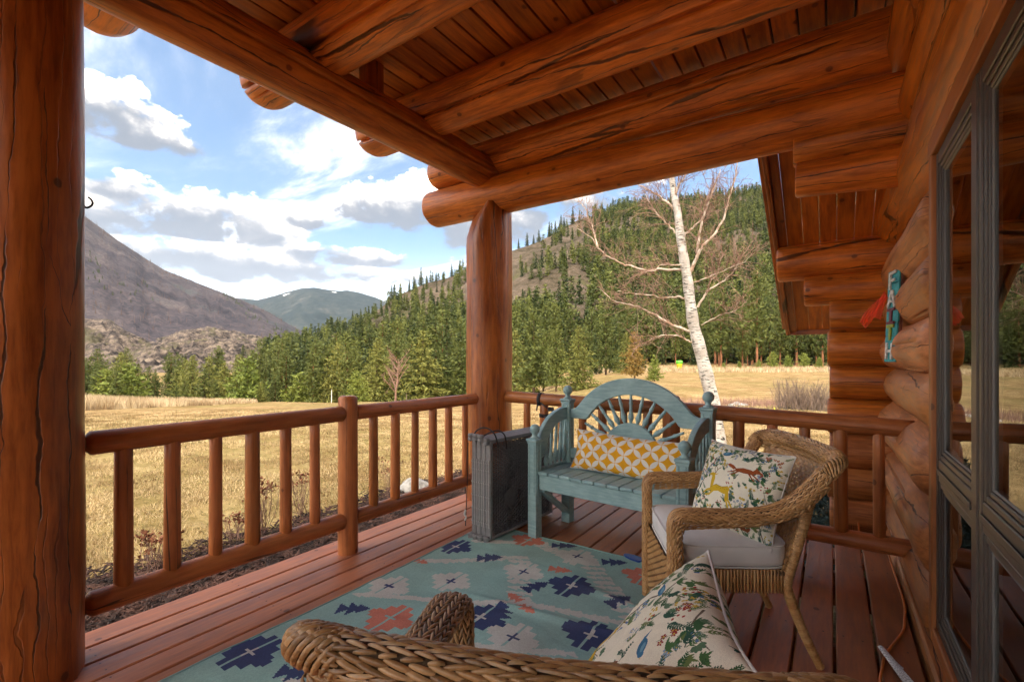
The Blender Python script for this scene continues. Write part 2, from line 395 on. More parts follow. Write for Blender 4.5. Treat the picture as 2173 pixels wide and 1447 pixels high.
M['fir'] = leaf_mat('fir_needles', (.020, .033, .008), (.082, .100, .022))
M['pine'] = leaf_mat('pine_needles', (.040, .056, .011), (.125, .136, .028))
M['lime'] = leaf_mat('young_pine_needles', (.10, .135, .022), (.20, .22, .04))
M['olive'] = leaf_mat('olive_needles', (.105, .115, .022), (.21, .20, .045))
M['gold'] = leaf_mat('rusty_needles', (.16, .10, .022), (.30, .18, .045))
M['spruce'] = leaf_mat('blue_spruce_needles', (.035, .058, .050), (.09, .13, .115), 3)
M['bark'] = simple_noise_mat('conifer_bark', (.055, .032, .020), (.13, .075, .045), 6, .9, stretch=(1, 1, .2))
M['orange_bark'] = simple_noise_mat('ponderosa_bark', (.14, .060, .028), (.30, .13, .06), 5, .9, stretch=(1, 1, .3))
M['twig'] = simple_noise_mat('red_twig', (.17, .088, .060), (.31, .185, .135), 12, .7)
M['greytwig'] = simple_noise_mat('grey_twig', (.12, .085, .065), (.24, .17, .13), 6, .8)
def birch_mat():
    m, t, b = new_mat('birch_bark'); tc = t.n.new('ShaderNodeTexCoord').outputs['Object']
    n = t.noise(tc, 5, 5); base = t.mix(t.mapr(n, .35, .7), (.34, .295, .25, 1), (.55, .51, .46, 1))
    l = t.noise(t.vm('MULTIPLY', tc, (5, 5, 30)), 1.6, 5, .65); k = t.noise(tc, 2.2, 3)
    mk = t.m('MULTIPLY', t.mapr(l, .53, .59), t.mapr(k, .34, .50)); big = t.mapr(t.noise(t.vm('MULTIPLY', tc, (1, 1, 1.8)), 3.1, 4), .64, .68)
    c = t.mix(t.m('MAXIMUM', mk, big), base, (.035, .028, .025, 1))
    t.link(c, b.inputs['Base Color']); b.inputs['Roughness'].default_value = .7; t.link(t.bump(l, .3, .02), b.inputs['Normal']); return m
M['birch'] = birch_mat()
M['limb'] = simple_noise_mat('birch_limb_bark', (.27, .16, .10), (.54, .45, .36), 7, .7)
# ---------------------------------------------------------------- round logs
def log(name, p0, p1, r0, r1, mat, parent=None, n=28, seg=None, ch=.012, rough=.02, seed=None, kerf=None, round_end=0.0, roll=0.0, bow=0.0, flat=None, checks=0, cd=.10, facet=0.0):
    """peeled log from p0 to p1 with slight bumps; kerf = (angle, depth, from, to) cuts a real slot; checks = number of open drying cracks"""
    seed = int(seed if seed is not None else rng.randint(1e6)); W_, L = z_to(p0, p1, roll)
    seg = seg or max(4, int(L / .09)); z = np.linspace(0, L, seg + 1)
    ends = np.array([0, .25, .6, 1.0]) * max(ch, round_end)
    z = np.unique(np.concatenate([ends, L - ends, z[(z > ends[-1] + .01) & (z < L - ends[-1] - .01)]]))
    th = list(np.linspace(0, 2 * np.pi, n, endpoint=False)); deep = {}
    if kerf:
        ka, kd = kerf[0], kerf[1]
        th = [t for t in th if abs((t - ka + np.pi) % (2 * np.pi) - np.pi) > .085]
        for d_, off in ((0, -.080), (1, -.062), (1, .062), (0, .080)): th.append((ka + off) % (2 * np.pi)); deep[round((ka + off) % (2 * np.pi), 6)] = d_
    rr = np.random.RandomState(seed % 99991); crk = []
    for k in range(checks):
        a = rr.uniform(0, 2 * np.pi); z0 = rr.uniform(0, .6) * L; z1 = min(L, z0 + rr.uniform(.25, .9) * L); crk.append((a, z0, z1))
        for off, d_ in ((-.05, 0), (-.022, 2), (.022, 2), (.05, 0)): th.append((a + off) % (2 * np.pi)); deep[round((a + off) % (2 * np.pi), 6)] = (d_, k)
    th = np.array(sorted(th)); m = len(th)
    Z, TH = np.meshgrid(z, th, indexing='ij'); r = r0 + (r1 - r0) * Z / L
    pts = np.stack([np.cos(TH) * 2.2, np.sin(TH) * 2.2, Z * 1.3 + seed % 97], -1).reshape(-1, 3)
    r = r * (1 + rough * 2 * fbm(pts, 3, seed % 1000).reshape(r.shape) + rough * .8 * np.cos(2 * TH + seed) + facet * np.cos(5 * TH + seed + .6 * np.sin(Z * 1.1)))
    if ch or round_end:
        for zz in (Z, L - Z):
            if round_end: k = np.clip(zz / round_end, 0, 1); r = r * np.sqrt(np.clip(1 - (1 - k) ** 2 * .80, 0, 1))
            else: r = r - np.clip(ch - zz, 0, None)
    for j, t_ in enumerate(th):
        d_ = deep.get(round(float(t_), 6))
        if d_ is None: continue
        if d_ == 1: inside = (z >= kerf[2] * L) & (z <= kerf[3] * L); r[inside, j] *= 1 - kerf[1]
        elif isinstance(d_, tuple) and d_[0] == 2:
            _, z0, z1 = crk[d_[1]]; w = np.clip(np.minimum(z - z0, z1 - z) / .15, 0, 1); r[:, j] *= 1 - cd * w
    X = r * np.cos(TH); Y = r * np.sin(TH) + bow * np.sin(np.pi * Z / L)
    if flat is not None: Y = np.maximum(Y, -flat)
    V = np.stack([X, Y, Z], -1).reshape(-1, 3); mb = MB().add(V, grid_faces(len(z), m, wrapv=True)[:, ::-1].copy())
    nz = len(z); mb.add(V[:m], [list(range(m))]); mb.add(V[-m:], [list(range(m))[::-1]])
    me = mb.mesh(name, mat)
    for p in me.polygons[-2:]: p.use_smooth = False
    return link(bpy.data.objects.new(name, me), W_, parent)
def board(name, p0, p1, w, t, mat, parent=None, roll=0.0, ch=.004, warp=0.0):
    """plank whose grain runs along local Z (length); w is local X, t is local Y"""
    W_, L = z_to(p0, p1, roll)
    V, F = box((0, 0, L / 2), (w, t, L), ch)
    o = MB().add(V, F).obj(name, mat, parent, W_, smooth=False); return o

XR = -2.6                                     # line of the left railing and its posts
# ---------------------------------------------------------------- deck
deck = empty('porch_deck', T(0, 0, 0), kind='structure')
k = 0
for i in range(-19, 3):
    xg = .008 + .149 * i; w = .149 - .011
    if i == 2: continue
    x = xg + .149 / 2
    rr = random.Random(i * 7 + 3); cuts = [-2.8, 3.98]
    j = {-14: 1.52, -9: .1, -5: 3.05, -16: 2.9, -1: -.6}.get(i)
    if j: cuts.insert(1, j)
    for a, b_ in zip(cuts[:-1], cuts[1:]):
        board('plank', (x + rr.uniform(-.001, .001), a + .0015, -.018), (x, b_ - .0015, -.018 + rr.uniform(-.0015, .0015)), w, .036, M['deck'], deck, ch=.005)
for y in (-2.5, -1.3, 0.0, 1.3, 2.6, 3.5): board('joist', (-2.8, y, -.15), (.4, y, -.15), .045, .2, M['post'], deck)
sc_ = MB()
for i in range(-19, 2):
    for y in (-.0, 1.3, 2.6, 3.5, .65, 1.95):
        for dx in (.035, .105):
            xx = .008 + .149 * i + dx + .004 * math.sin(i * 9 + y * 7); th = np.linspace(0, 2 * np.pi, 8, endpoint=False); yy = y + .006 * math.sin(i * 5 + dx * 90)
            sc_.add(np.c_[xx + .0042 * np.cos(th), yy + .0042 * np.sin(th), np.full(8, .0022)], [list(range(8))])
tag(sc_.obj('screw_heads', plain('dark_screw', (.035, .02, .015), .5), deck, T(0, 0, 0), False), kind='stuff')
board('rim_board', (-2.84, -2.8, -.13), (-2.84, 3.98, -.13), .04, .23, M['deck'], deck, roll=0)
tag(board('rim_board', (-2.8, 4.005, -.13), (.3, 4.005, -.13), .23, .04, M['deck'], deck))

# ---------------------------------------------------------------- posts, railings
def post(x, y, r, top, label, seed):
    o = log('log_post', (x, y, -.2), (x, y, top), r * 1.02, r, M['post'], None, n=40, rough=.032, seed=seed, ch=.004, checks=3, cd=.12)
    return tag(o, label, 'post', 'round log posts of the porch')
post(XR, .4155, .2, 2.80, 'thick log post with a small iron hook, beside the near end of the railing', 11)
p2 = log('log_post', (XR, 3.45, -.2), (XR, 3.45, 2.64), .208, .202, M['post'], None, n=44, rough=.045, seed=29, ch=.004, checks=4, cd=.2, facet=.028)
cv_ = np.zeros(len(p2.data.vertices) * 3, np.float32); p2.data.vertices.foreach_get('co', cv_); cv_ = cv_.reshape(-1, 3); pm_ = np.array(WM[p2.name]); wz_ = cv_ @ pm_[:3, :3].T + pm_[:3, 3]
nn_ = np.array([-.55, -.835]); pr_ = (wz_[:, :2] - np.array([XR, 3.45])) @ nn_; lim_ = .203 - np.clip(wz_[:, 2] - 2.33, 0, 1) * .42; over = np.clip(pr_ - lim_, 0, None); wz_[:, :2] -= over[:, None] * nn_
p2.data.vertices.foreach_set('co', ((wz_ - pm_[:3, 3]) @ pm_[:3, :3]).astype(np.float32).ravel())
tag(p2, 'thick log post at the porch corner between the two railings', 'post', 'round log posts of the porch')
tag(log('log_post', (XR, -2.5, -.2), (XR, -2.5, 2.8), .2, .2, M['post'], None), 'log post at the far end of the porch behind the camera', 'post', 'round log posts of the porch')

bal_r = {}
def railing(label, p0, p1, zt0, zt1, zb0, zb1, pos, rt, rb, rbal, seed, group='log railings round the porch'):
    root = empty('railing', T(p0[0], p0[1], 0), label, 'railing', group)
    rt0 = log('top_rail', (p0[0], p0[1], zt0), (p1[0], p1[1], zt1), rt, rt * .95, M['rail'], root, n=20, ch=.022, rough=.02, seed=seed, checks=1)
    log('bottom_rail', (p0[0], p0[1], zb0), (p1[0], p1[1], zb1), rb, rb, M['rail'], root, n=20, ch=.022, rough=.02, seed=seed + 1)
    L = math.hypot(p1[0] - p0[0], p1[1] - p0[1])
    for k, (x, y) in enumerate(pos):
        f = math.hypot(x - p0[0], y - p0[1]) / L; za = zb0 + (zb1 - zb0) * f + rb * .55; zc_ = zt0 + (zt1 - zt0) * f - rt * .5
        rr = rbal * (1 + .12 * math.sin(k * 2.3 + seed)); log('baluster', (x, y, za), (x + .004 * math.sin(k), y, zc_), rr, rr * .93, M['rail'], root, n=14, ch=.01, rough=.025, seed=seed * 10 + k)
    return root
lb = [.76, .946, 1.137, 1.321, 1.51, 1.695, 2.136, 2.329, 2.523, 2.716, 2.903, 3.113]
railing('stained log railing between the near hook post and the short newel post', (XR, .625), (XR, 1.90), .895, .90, .213, .213, [(XR, y) for y in lb[:6]], .052, .053, .034, 101)
railing('stained log railing between the short newel post and the porch corner post', (XR, 1.965), (XR, 3.28), .90, .902, .213, .213, [(XR, y) for y in lb[6:]], .050, .050, .032, 201)
nw = log('newel_post', (XR, 1.93, -.1), (XR, 1.93, 1.012), .062, .060, M['rail'], None, n=20, ch=.014, rough=.012, seed=5)
tag(nw, 'short round newel post in the middle of the meadow side railing', 'newel post', 'short newel posts')
bb = [-2.188, -2.02, -1.852, -1.66, -1.487, -1.313, -1.13]
railing('stained log railing behind the blue bench, strapped near the corner post', (-2.42, 3.45), (-1.0, 3.45), .917, .893, .188, .185, [(x, 3.45) for x in bb], .052, .05, .034, 301)
bb2 = [-.70, -.52, -.324, -.143, .042, .225]
railing('stained log railing behind the far wicker chair, running into the log wall', (-.93, 3.45), (.40, 3.45), .892, .857, .185, .183, [(x, 3.45) for x in bb2], .053, .052, .034, 401)
nw2 = log('newel_post', (-.965, 3.47, -.1), (-.965, 3.47, .985), .062, .060, M['rail'], None, n=20, ch=.014, rough=.012, seed=6)
tag(nw2, 'short round newel post behind the arch of the blue bench', 'newel post', 'short newel posts')

# ---------------------------------------------------------------- porch roof
roof = empty('porch_roof', T(0, 0, 0), 'log porch roof of round beams and stained planks over the deck', 'porch roof')
def curve_log(*a, **k_): return log(*a, **k_)
log('header_beam', (XR, -3.0, 2.915), (XR, 3.74, 2.93), .150, .146, M['log'], roof, n=36, rough=.018, seed=40, checks=3)
def kf(axis_z, deg, d): return None
for i, (y, lab) in enumerate(((.82, 1), (1.70, 2), (2.62, 3), (-.15, 4), (-1.1, 5), (-2.05, 6))):
    # kerf slot on the camera-facing underside; local angles found from the log's own frame
    W_, L = z_to((-3.30, y, 3.125), (.52, y, 3.10)); want = Vector((0, -.80, -.60)); lx = W_.to_3x3() @ Vector((1, 0, 0)); ly = W_.to_3x3() @ Vector((0, 1, 0))
    a = math.atan2(want.dot(ly), want.dot(lx)) % (2 * math.pi)
    wide = lab in (2, 3)
    log('rafter', (-3.30, y, 3.125), (.52, y, 3.10), .178, .150, M['log'], roof, n=36, rough=.02, seed=50 + i, kerf=(a, .34 if wide else .2, 0, 1), round_end=.17, checks=1)
log('end_beam', (-3.33, 3.45, 2.735), (.62, 3.45, 2.715), .172, .142, M['log'], roof, n=36, rough=.03, seed=77, round_end=.06, checks=2)
log('end_beam', (-3.30, 3.45, 3.075), (.62, 3.45, 3.065), .158, .178, M['log'], roof, n=36, rough=.026, seed=79, round_end=.12, checks=3)
k = 0; x = -3.42
pm = None
while x < .62:
    rr = random.Random(int((x + 9) * 1000)); w = .129
    z = 3.292 + rr.uniform(-.004, .004)
    if pm is None:
        pm = board('plank', (x + w / 2, -3.0, z), (x + w / 2, 3.98, z), w, .038, M['ceil'], roof, ch=.003)
    else:
        W_, L = z_to((x + w / 2, -3.0, z), (x + w / 2, 3.98, z)); o = dup(pm, W_, roof)
    x += w + .0125
for xa, xb in ((-3.45, -1.005), (-.990, .64)): MB().add(*box(((xa + xb) / 2, .36, 3.385), (xb - xa, 6.8, .012))).obj('gap_light_blocker', M['bark'], roof, T(0, 0, 0), False)  # unseen sheets added above the planks to block sun through the gaps
board('blocking', (XR, 2.12, 3.06), (XR, 2.12, 3.273), .09, .14, M['post'], roof)

# ---------------------------------------------------------------- cabin: log walls, purlin ends, soffit, window
cabin = empty('log_cabin', T(.45, 2.6, 0), 'varnished log cabin wall with tall grey framed windows beside the porch', 'cabin')
YC = 4.78
rows = [(-.14, .155, .47, 'a'), (.10, .150, .475, 'b'), (.415, .172, .475, 'c'), (.765, .170, .47, 'd'), (1.055, .150, .465, 'e'), (1.325, .150, .46, 'f'), (1.605, .155, .465, 'g'), (1.885, .150, .465, 'h')]
for i, (z, r, x, _) in enumerate(rows):
    # beside the window: from the trim to the corner, flared end beyond the crossing
    log('wall_log', (x, 2.70, z), (x, YC + (.10 if i % 2 else .16), z), r, r * (1.05 if i % 2 else .93), M['wall_log'], cabin, n=30, rough=.05, seed=500 + i, round_end=.10, checks=3)
log('wall_log', (.50, -3.0, 2.33), (.50, YC + .22, 2.30), .185, .215, M['log'], cabin, n=36, rough=.04, seed=520, round_end=.22, checks=4)
log('wall_log', (.47, -3.0, 2.66), (.47, YC, 2.66), .165, .165, M['log'], cabin, n=30, rough=.03, seed=521)
log('wall_log', (.445, -3.0, 3.0), (.445, 3.62, 3.0), .19, .195, M['log'], cabin, n=30, rough=.02, seed=522, round_end=.03, checks=2)
log('wall_log', (.46, -3.0, -.14), (.46, 2.7, -.14), .155, .155, M['wall_log'], cabin, n=30, rough=.03, seed=523)
board('sill_plank', (.40, -3.0, .0), (.40, 3.62, .0), .165, .115, M['wall_log'], cabin, roll=0, ch=.01)
# side wall of the cabin corner: log ends that stick out past the corner
stub = [(-.14, .150, -.02), (.105, .145, -.03), (.365, .150, -.02), (.645, .150, -.03), (.925, .148, -.02), (1.20, .150, -.03), (1.47, .150, -.02)]
for i, (z, r, x) in enumerate(stub):
    log('corner_log', (x - .005 * (i % 2), YC, z + .135), (4.5, YC, z + .135), r, r, M['wall_log' if i < 3 else 'log'], cabin, n=28, rough=.02, seed=600 + i, ch=.012, checks=2)
log('corner_log', (-.20, YC, 1.835), (4.5, YC, 1.835), .135, .14, M['log'], cabin, n=28, seed=640, ch=.012, checks=1)
log('corner_log', (-.40, YC, 2.085), (4.5, YC, 2.085), .158, .165, M['log'], cabin, n=30, seed=641, ch=.014, checks=1)
log('corbel_log', (-.20, 3.46, 2.565), (.5, 3.46, 2.545), .105, .125, M['log'], cabin, n=28, seed=650, ch=.008, checks=1)
log('corbel_log', (-.19, 3.46, 2.370), (.5, 3.46, 2.35), .105, .125, M['log'], cabin, n=28, seed=651, ch=.008, checks=1)
# sloping soffit of the main roof beyond the porch
XK = -.42; sl = -.5426
def rz(y): return 2.706 + sl * (y - 3.84)
y0, y1 = 3.66, 6.0
def roofboard(name, x, w, t, dz=0.0, ya=y0, yb=y1, mat='ceil'):
    c = .88; board(name, (x, ya, rz(ya) + dz), (x, yb, rz(yb) + dz), w, t, M[mat], cabin, roll=0, ch=.004)
for j in range(34): roofboard('soffit_plank', XK + .10 + .116 * j + .058, .1135, .02, .02)
roofboard('barge_board', XK + .018, .035, .20, .06, mat='post'); roofboard('barge_board', XK - .02, .03, .13, .10, mat='post'); roofboard('barge_board', XK + .068, .062, .05, .012, mat='post')
board('eave_board', (XK + .03, y1 - .02, rz(y1) + .03), (4.0, y1 - .02, rz(y1) + .03), .04, .10, M['post'], cabin)
MB().add(*box((1.8, (y0 + y1) / 2, (rz(y0) + rz(y1)) / 2 + .075), (4.5, (y1 - y0) * 1.138 + .1, .05), 0, Matrix.Rotation(math.atan(sl), 3, 'X').to_4x4())).obj('roof_deck', M['bark'], cabin)

# window: two tall units, each an upper and a lower light
XW = .36
win = empty('window', T(XW, 2.0, .1), parent=cabin)
def wbar(name, y0_, y1_, z0, z1, x, d, mat='frame', ch=.003):
    V, F = box((x + d / 2, (y0_ + y1_) / 2, (z0 + z1) / 2), (d, abs(y1_ - y0_), abs(z1 - z0)), ch)
    o = MB().add(V - np.array([x, (y0_ + y1_) / 2, z0]), F).obj(name, M[mat], win, T(x, (y0_ + y1_) / 2, z0), smooth=False); return o
ZB, ZM0, ZM1, ZT = .126, .745, .835, 2.105
def unit(ya, yb):
    # ya far side, yb near side: casing, sash steps, glazing
    wbar('jamb', ya, ya - .035, ZB, ZT, XW, .09); wbar('jamb', yb, yb + .035, ZB, ZT, XW, .09)
    wbar('head', ya - .0355, yb + .0355, ZT - .05, ZT, XW + .001, .09); wbar('sill', ya - .0355, yb + .0355, ZB, ZB + .04, XW + .001, .09)
    wbar('meeting_rail', ya - .0355, yb + .0355, ZM0, ZM1, XW + .002, .09); wbar('rail_lip', ya - .0355, yb + .0355, ZM0 + .03, ZM1 - .035, XW - .004, .005)
    for (z0, z1) in ((ZM1 + .002, ZT - .052), (ZB + .042, ZM0 - .002)):
        A, B = ya - .037, yb + .037
        for s_, (xo, wd) in enumerate(((XW + .005, .020), (XW + .010, .015), (XW + .014, .009))):
            mt = ('frame', 'frame', 'frame_in')[s_]
            wbar('sash', A, A - wd, z0, z1, xo, .05, mt); wbar('sash', B, B + wd, z0, z1, xo, .05, mt)
            wbar('sash', A - wd - .0005, B + wd + .0005, z1 - wd, z1, xo + .0006, .05, mt); wbar('sash', A - wd - .0005, B + wd + .0005, z0, z0 + wd, xo + .0006, .05, mt)
            A -= wd + .001; B += wd + .001; z0 += wd + .001; z1 -= wd + .001
        wbar('pane', A + .004, B - .004, z0 - .004, z1 + .004, XW + .0185, .004, 'glass', 0)
        wbar('spacer', A - .004, A - .014, z0, z1, XW + .024, .012, 'spacer'); wbar('spacer', B + .004, B + .014, z0, z1, XW + .024, .012, 'spacer')
unit(2.635, 2.000); unit(1.945, .30); unit(.245, -1.4)
wbar('mullion', 1.999, 1.9465, ZB, ZT, XW - .004, .085); wbar('mullion', .299, .2465, ZB, ZT, XW - .004, .085)
board('window_trim', (XW + .02, 2.672, .06), (XW + .02, 2.672, 2.35), .07, .07, M['trim'], cabin, roll=0)
board('window_trim', (XW + .012, -1.4, 2.215), (XW + .012, 2.71, 2.215), .06, .215, M['trim'], cabin)
board('window_trim', (XW + .018, -1.4, .085), (XW + .018, 2.635, .085), .06, .075, M['trim'], cabin)
board('wall_plank', (.47, 2.75, 2.0), (.47, 2.75, 2.5), .1, .1, M['trim'], cabin)
# dim room behind the glass
def quad(mb, a, b, c, d): mb.add([a, b, c, d], [[0, 1, 2, 3]])
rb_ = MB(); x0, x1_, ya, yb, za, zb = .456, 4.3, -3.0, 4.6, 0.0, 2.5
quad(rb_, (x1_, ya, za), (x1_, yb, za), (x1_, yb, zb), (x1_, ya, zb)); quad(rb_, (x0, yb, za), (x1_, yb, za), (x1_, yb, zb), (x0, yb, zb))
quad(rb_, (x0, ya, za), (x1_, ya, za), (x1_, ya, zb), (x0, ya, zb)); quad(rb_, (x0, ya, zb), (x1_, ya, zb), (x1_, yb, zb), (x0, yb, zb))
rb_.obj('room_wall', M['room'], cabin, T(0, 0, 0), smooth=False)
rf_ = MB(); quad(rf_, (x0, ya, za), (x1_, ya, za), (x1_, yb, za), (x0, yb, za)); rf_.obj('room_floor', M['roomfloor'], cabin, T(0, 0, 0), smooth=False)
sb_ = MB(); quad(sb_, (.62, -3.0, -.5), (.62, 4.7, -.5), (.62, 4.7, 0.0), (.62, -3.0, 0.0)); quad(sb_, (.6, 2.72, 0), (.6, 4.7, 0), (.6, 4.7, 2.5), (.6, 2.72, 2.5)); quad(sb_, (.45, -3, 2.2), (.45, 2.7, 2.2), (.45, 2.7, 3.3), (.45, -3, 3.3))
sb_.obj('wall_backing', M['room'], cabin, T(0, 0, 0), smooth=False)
# ---------------------------------------------------------------- terrain
def DU(x, y):
    D = -SN * x + CS * y; lat = CS * x + SN * y; rho = np.hypot(x, y)
    De = np.where(D > .35 * rho, D, rho * .6); u = np.clip(np.where(D > .02 * rho, lat / np.maximum(D, 1e-6), np.sign(lat) * 2.5), -2.5, 2.5)
    return De, u * 1000 + 1086
LP = ([0, 6, 14, 26, 38, 44, 60, 90, 150, 400, 9000], [-.56, -.56, -.78, -1.55, -2.30, -3.2, -6.5, -8.0, -8.5, -9.0, -10])
RP = ([0, 8, 18, 22, 25, 30, 78, 120, 400, 9000], [-.56, -.56, -.62, -.80, -.74, -.70, -.25, .1, 2.0, 2.0])
def zg(x, y):
    x = np.asarray(x, float); y = np.asarray(y, float); D, px = DU(x, y)
    k = np.clip((px - 985) / 330, 0, 1); k = k * k * (3 - 2 * k)
    z = (1 - k) * np.interp(D, *LP) + k * np.interp(D, *RP)
    amp = np.clip((D - 5) / 25, 0, 1)
    p = np.stack([x, y, np.zeros_like(x)], -1).reshape(-1, 3)
    z = z + (amp * .30).reshape(z.shape) * fbm(p / 11, 3, 3).reshape(z.shape) + .034 * fbm(p / .5, 3, 9).reshape(z.shape)
    return z
rad = np.concatenate([[0.0], np.linspace(1.0, 14, 66), 14 * (9000 / 14) ** np.linspace(.008, 1, 110)])
na = 400; ang = np.linspace(0, 2 * np.pi, na, endpoint=False)
A_, R_ = np.meshgrid(ang, rad, indexing='ij'); gx = R_ * np.cos(A_); gy = R_ * np.sin(A_)
V = np.stack([gx, gy, zg(gx, gy)], -1).reshape(-1, 3)
def ground_mat():
    m, t, b = new_mat('dry_meadow'); g = t.n.new('ShaderNodeNewGeometry').outputs['Position']
    v = t.vm('MULTIPLY', g, (1, 1, .3))
    n1 = t.noise(v, 1.1, 6, .6, .3); n2 = t.noise(v, 9, 5, .65); n3 = t.noise(v, .09, 5, .6); n4 = t.noise(v, 45, 3, .7)
    f = t.m('ADD', t.m('MULTIPLY', n2, .40), t.m('ADD', t.m('MULTIPLY', n1, .40), t.m('MULTIPLY', n4, .20)))
    c = t.ramp(f, [(.36, (.080, .046, .016)), (.46, (.20, .125, .050)), (.55, (.33, .225, .105)), (.66, (.46, .34, .185))])
    c = t.mix(t.mapr(n3, .44, .60, 0, .42), c, (.135, .125, .035, 1))
    dk = t.noise(v, .35, 5, .6); c = t.mix(t.mapr(dk, .52, .66, 0, .6), c, (.16, .092, .036, 1))
    t.link(c, b.inputs['Base Color']); b.inputs['Roughness'].default_value = .95; b.inputs['Specular IOR Level'].default_value = .1
    t.link(t.bump(f, .9, .07), b.inputs['Normal']); return m
M['ground'] = ground_mat()
gr = MB().add(V, grid_faces(na, len(rad), wrapu=True)).obj('ground', M['ground']); tag(gr, kind='structure')

def hill(name, cols, foot, ridge, nx, nt, mat, amp, back=1.5, power=1.0, seed=1, scale=1.0, ridged=False, gully=0.0):
    """terrain between a foot line and a ridge line; cols = [(px, py of the ridge, distance of the ridge, distance of the foot, height of foot)]"""
    c = np.array(cols, float); px = np.linspace(c[0, 0], c[-1, 0], nx)
    py, D1, D0, z0 = (np.interp(px, c[:, 0], c[:, j]) for j in (1, 2, 3, 4))
    py = py + np.convolve(rng.randn(nx + 8) * ridge, np.ones(9) / 9, 'valid')
    u = (px - 1086) / 1000; t = np.concatenate([np.linspace(0, 1, nt), 1 + np.linspace(.06, .8, 8)])
    D = D0[:, None] + (D1 - D0)[:, None] * t[None]; z1 = CAMH + (762 - py) / 1000 * D1
    tt = np.minimum(t, 1); prof = tt ** power; fall = np.clip(t - 1, 0, None)
    Z = z0[:, None] + (z1 - z0)[:, None] * prof[None] - (z1 - z0)[:, None] * fall[None] * back
    X = D * (-SN + CS * u)[:, None]; Y = D * (CS + SN * u)[:, None]
    p = np.stack([X, Y, Z], -1).reshape(-1, 3); w = (np.sin(np.pi * np.clip(t, 0, 1)) ** .7)[None] + 0 * X
    nz_ = fbm(p / (amp * 4.5 * scale), 5, seed, .55).reshape(Z.shape)
    if ridged: nz_ = .9 - 3.0 * np.abs(nz_) - 1.6 * np.abs(fbm(p / (amp * 1.3 * scale), 3, seed + 9, .6).reshape(Z.shape))
    Z = Z + amp * w * nz_ * (.6 if ridged else 1)
    if gully: Z = Z + gully * w * (.5 - np.abs(fbm(np.stack([np.repeat(px[:, None], len(t), 1) / 22 + 1.2 * t[None], 0 * Z + t[None] * 1.6, 0 * Z], -1).reshape(-1, 3), 4, seed + 3, .55).reshape(Z.shape)) * 2)
    V = np.stack([X, Y, Z], -1)
    o = MB().add(V.reshape(-1, 3), grid_faces(nx, len(t))[:, ::-1].copy()).obj(name, mat); tag(o, kind='structure')
    def sample(ppx, tq):
        i = np.clip(np.interp(ppx, px, np.arange(nx)), 0, nx - 1.001); j = np.clip(tq * (nt - 1), 0, nt - 1.001)
        i0 = i.astype(int); j0 = j.astype(int); fi = (i - i0)[:, None]; fj = (j - j0)[:, None]
        return (V[i0, j0] * (1 - fi) * (1 - fj) + V[i0 + 1, j0] * fi * (1 - fj) + V[i0, j0 + 1] * (1 - fi) * fj + V[i0 + 1, j0 + 1] * fi * fj)
    return o, sample
def rock_slope(name, stops, s1, s2, streak=None, bump=.5, bd=4.0, extra=None):
    m, t, b = new_mat(name); g = t.n.new('ShaderNodeNewGeometry').outputs['Position']
    v = t.vm('MULTIPLY', g, streak) if streak else g
    n1 = t.noise(v, s1, 8, .62, .5); n2 = t.noise(g, s2, 6, .65); f = t.m('ADD', t.m('MULTIPLY', n1, .55), t.m('MULTIPLY', n2, .45))
    c = t.ramp(f, stops)
    if extra: c = t.mix(t.mapr(t.noise(g, extra[0], 7, .65), extra[1], extra[1] + .06, 0, extra[3] if len(extra) > 3 else .9), c, extra[2] + (1,))
    t.link(c, b.inputs['Base Color']); b.inputs['Roughness'].default_value = .95; b.inputs['Specular IOR Level'].default_value = .1
    t.link(t.bump(f, bump, bd), b.inputs['Normal']); return m
M['hill'] = rock_slope('brushy_hillside', [(.38, (.032, .027, .014)), (.48, (.072, .055, .037)), (.57, (.11, .082, .060)), (.68, (.17, .13, .097))], .03, .30, None, .9, 3, (.018, .55, (.075, .072, .030), .7))
M['burn'] = rock_slope('burned_mountainside', [(.40, (.020, .018, .023)), (.48, (.046, .037, .042)), (.55, (.072, .057, .058)), (.64, (.125, .10, .092))], .006, .09, (1, 1, .35), .8, 8, (.004, .58, (.055, .060, .058), .7))
M['outcrop'] = rock_slope('rocky_outcrop', [(.41, (.024, .020, .019)), (.47, (.078, .062, .054)), (.53, (.15, .115, .092)), (.61, (.26, .205, .155))], .06, .22, (1, 1, 2.2), 1.0, 9, (.030, .54, (.10, .088, .048), .75))
M['far'] = rock_slope('far_forested_mountain', [(.38, (.008, .015, .017)), (.49, (.017, .028, .028)), (.58, (.036, .043, .040)), (.68, (.08, .08, .072))], .0024, .012, None, .8, 30)
def snow_mix(m):
    t = NT(m.node_tree); b = m.node_tree.nodes['Principled BSDF']; g = t.n.new('ShaderNodeNewGeometry').outputs['Position']
    old = b.inputs['Base Color'].links[0].from_socket; z = t.sep(g)[2]
    n = t.noise(t.vm('MULTIPLY', g, (1, 1, 2.0)), .0035, 6, .6); f = t.m('MULTIPLY', t.mapr(n, .65, .69), t.mapr(z, 680, 800))
    t.link(t.mix(t.m('MULTIPLY', f, .9), old, (.75, .77, .80, 1)), b.inputs['Base Color'])
snow_mix(M['far'])
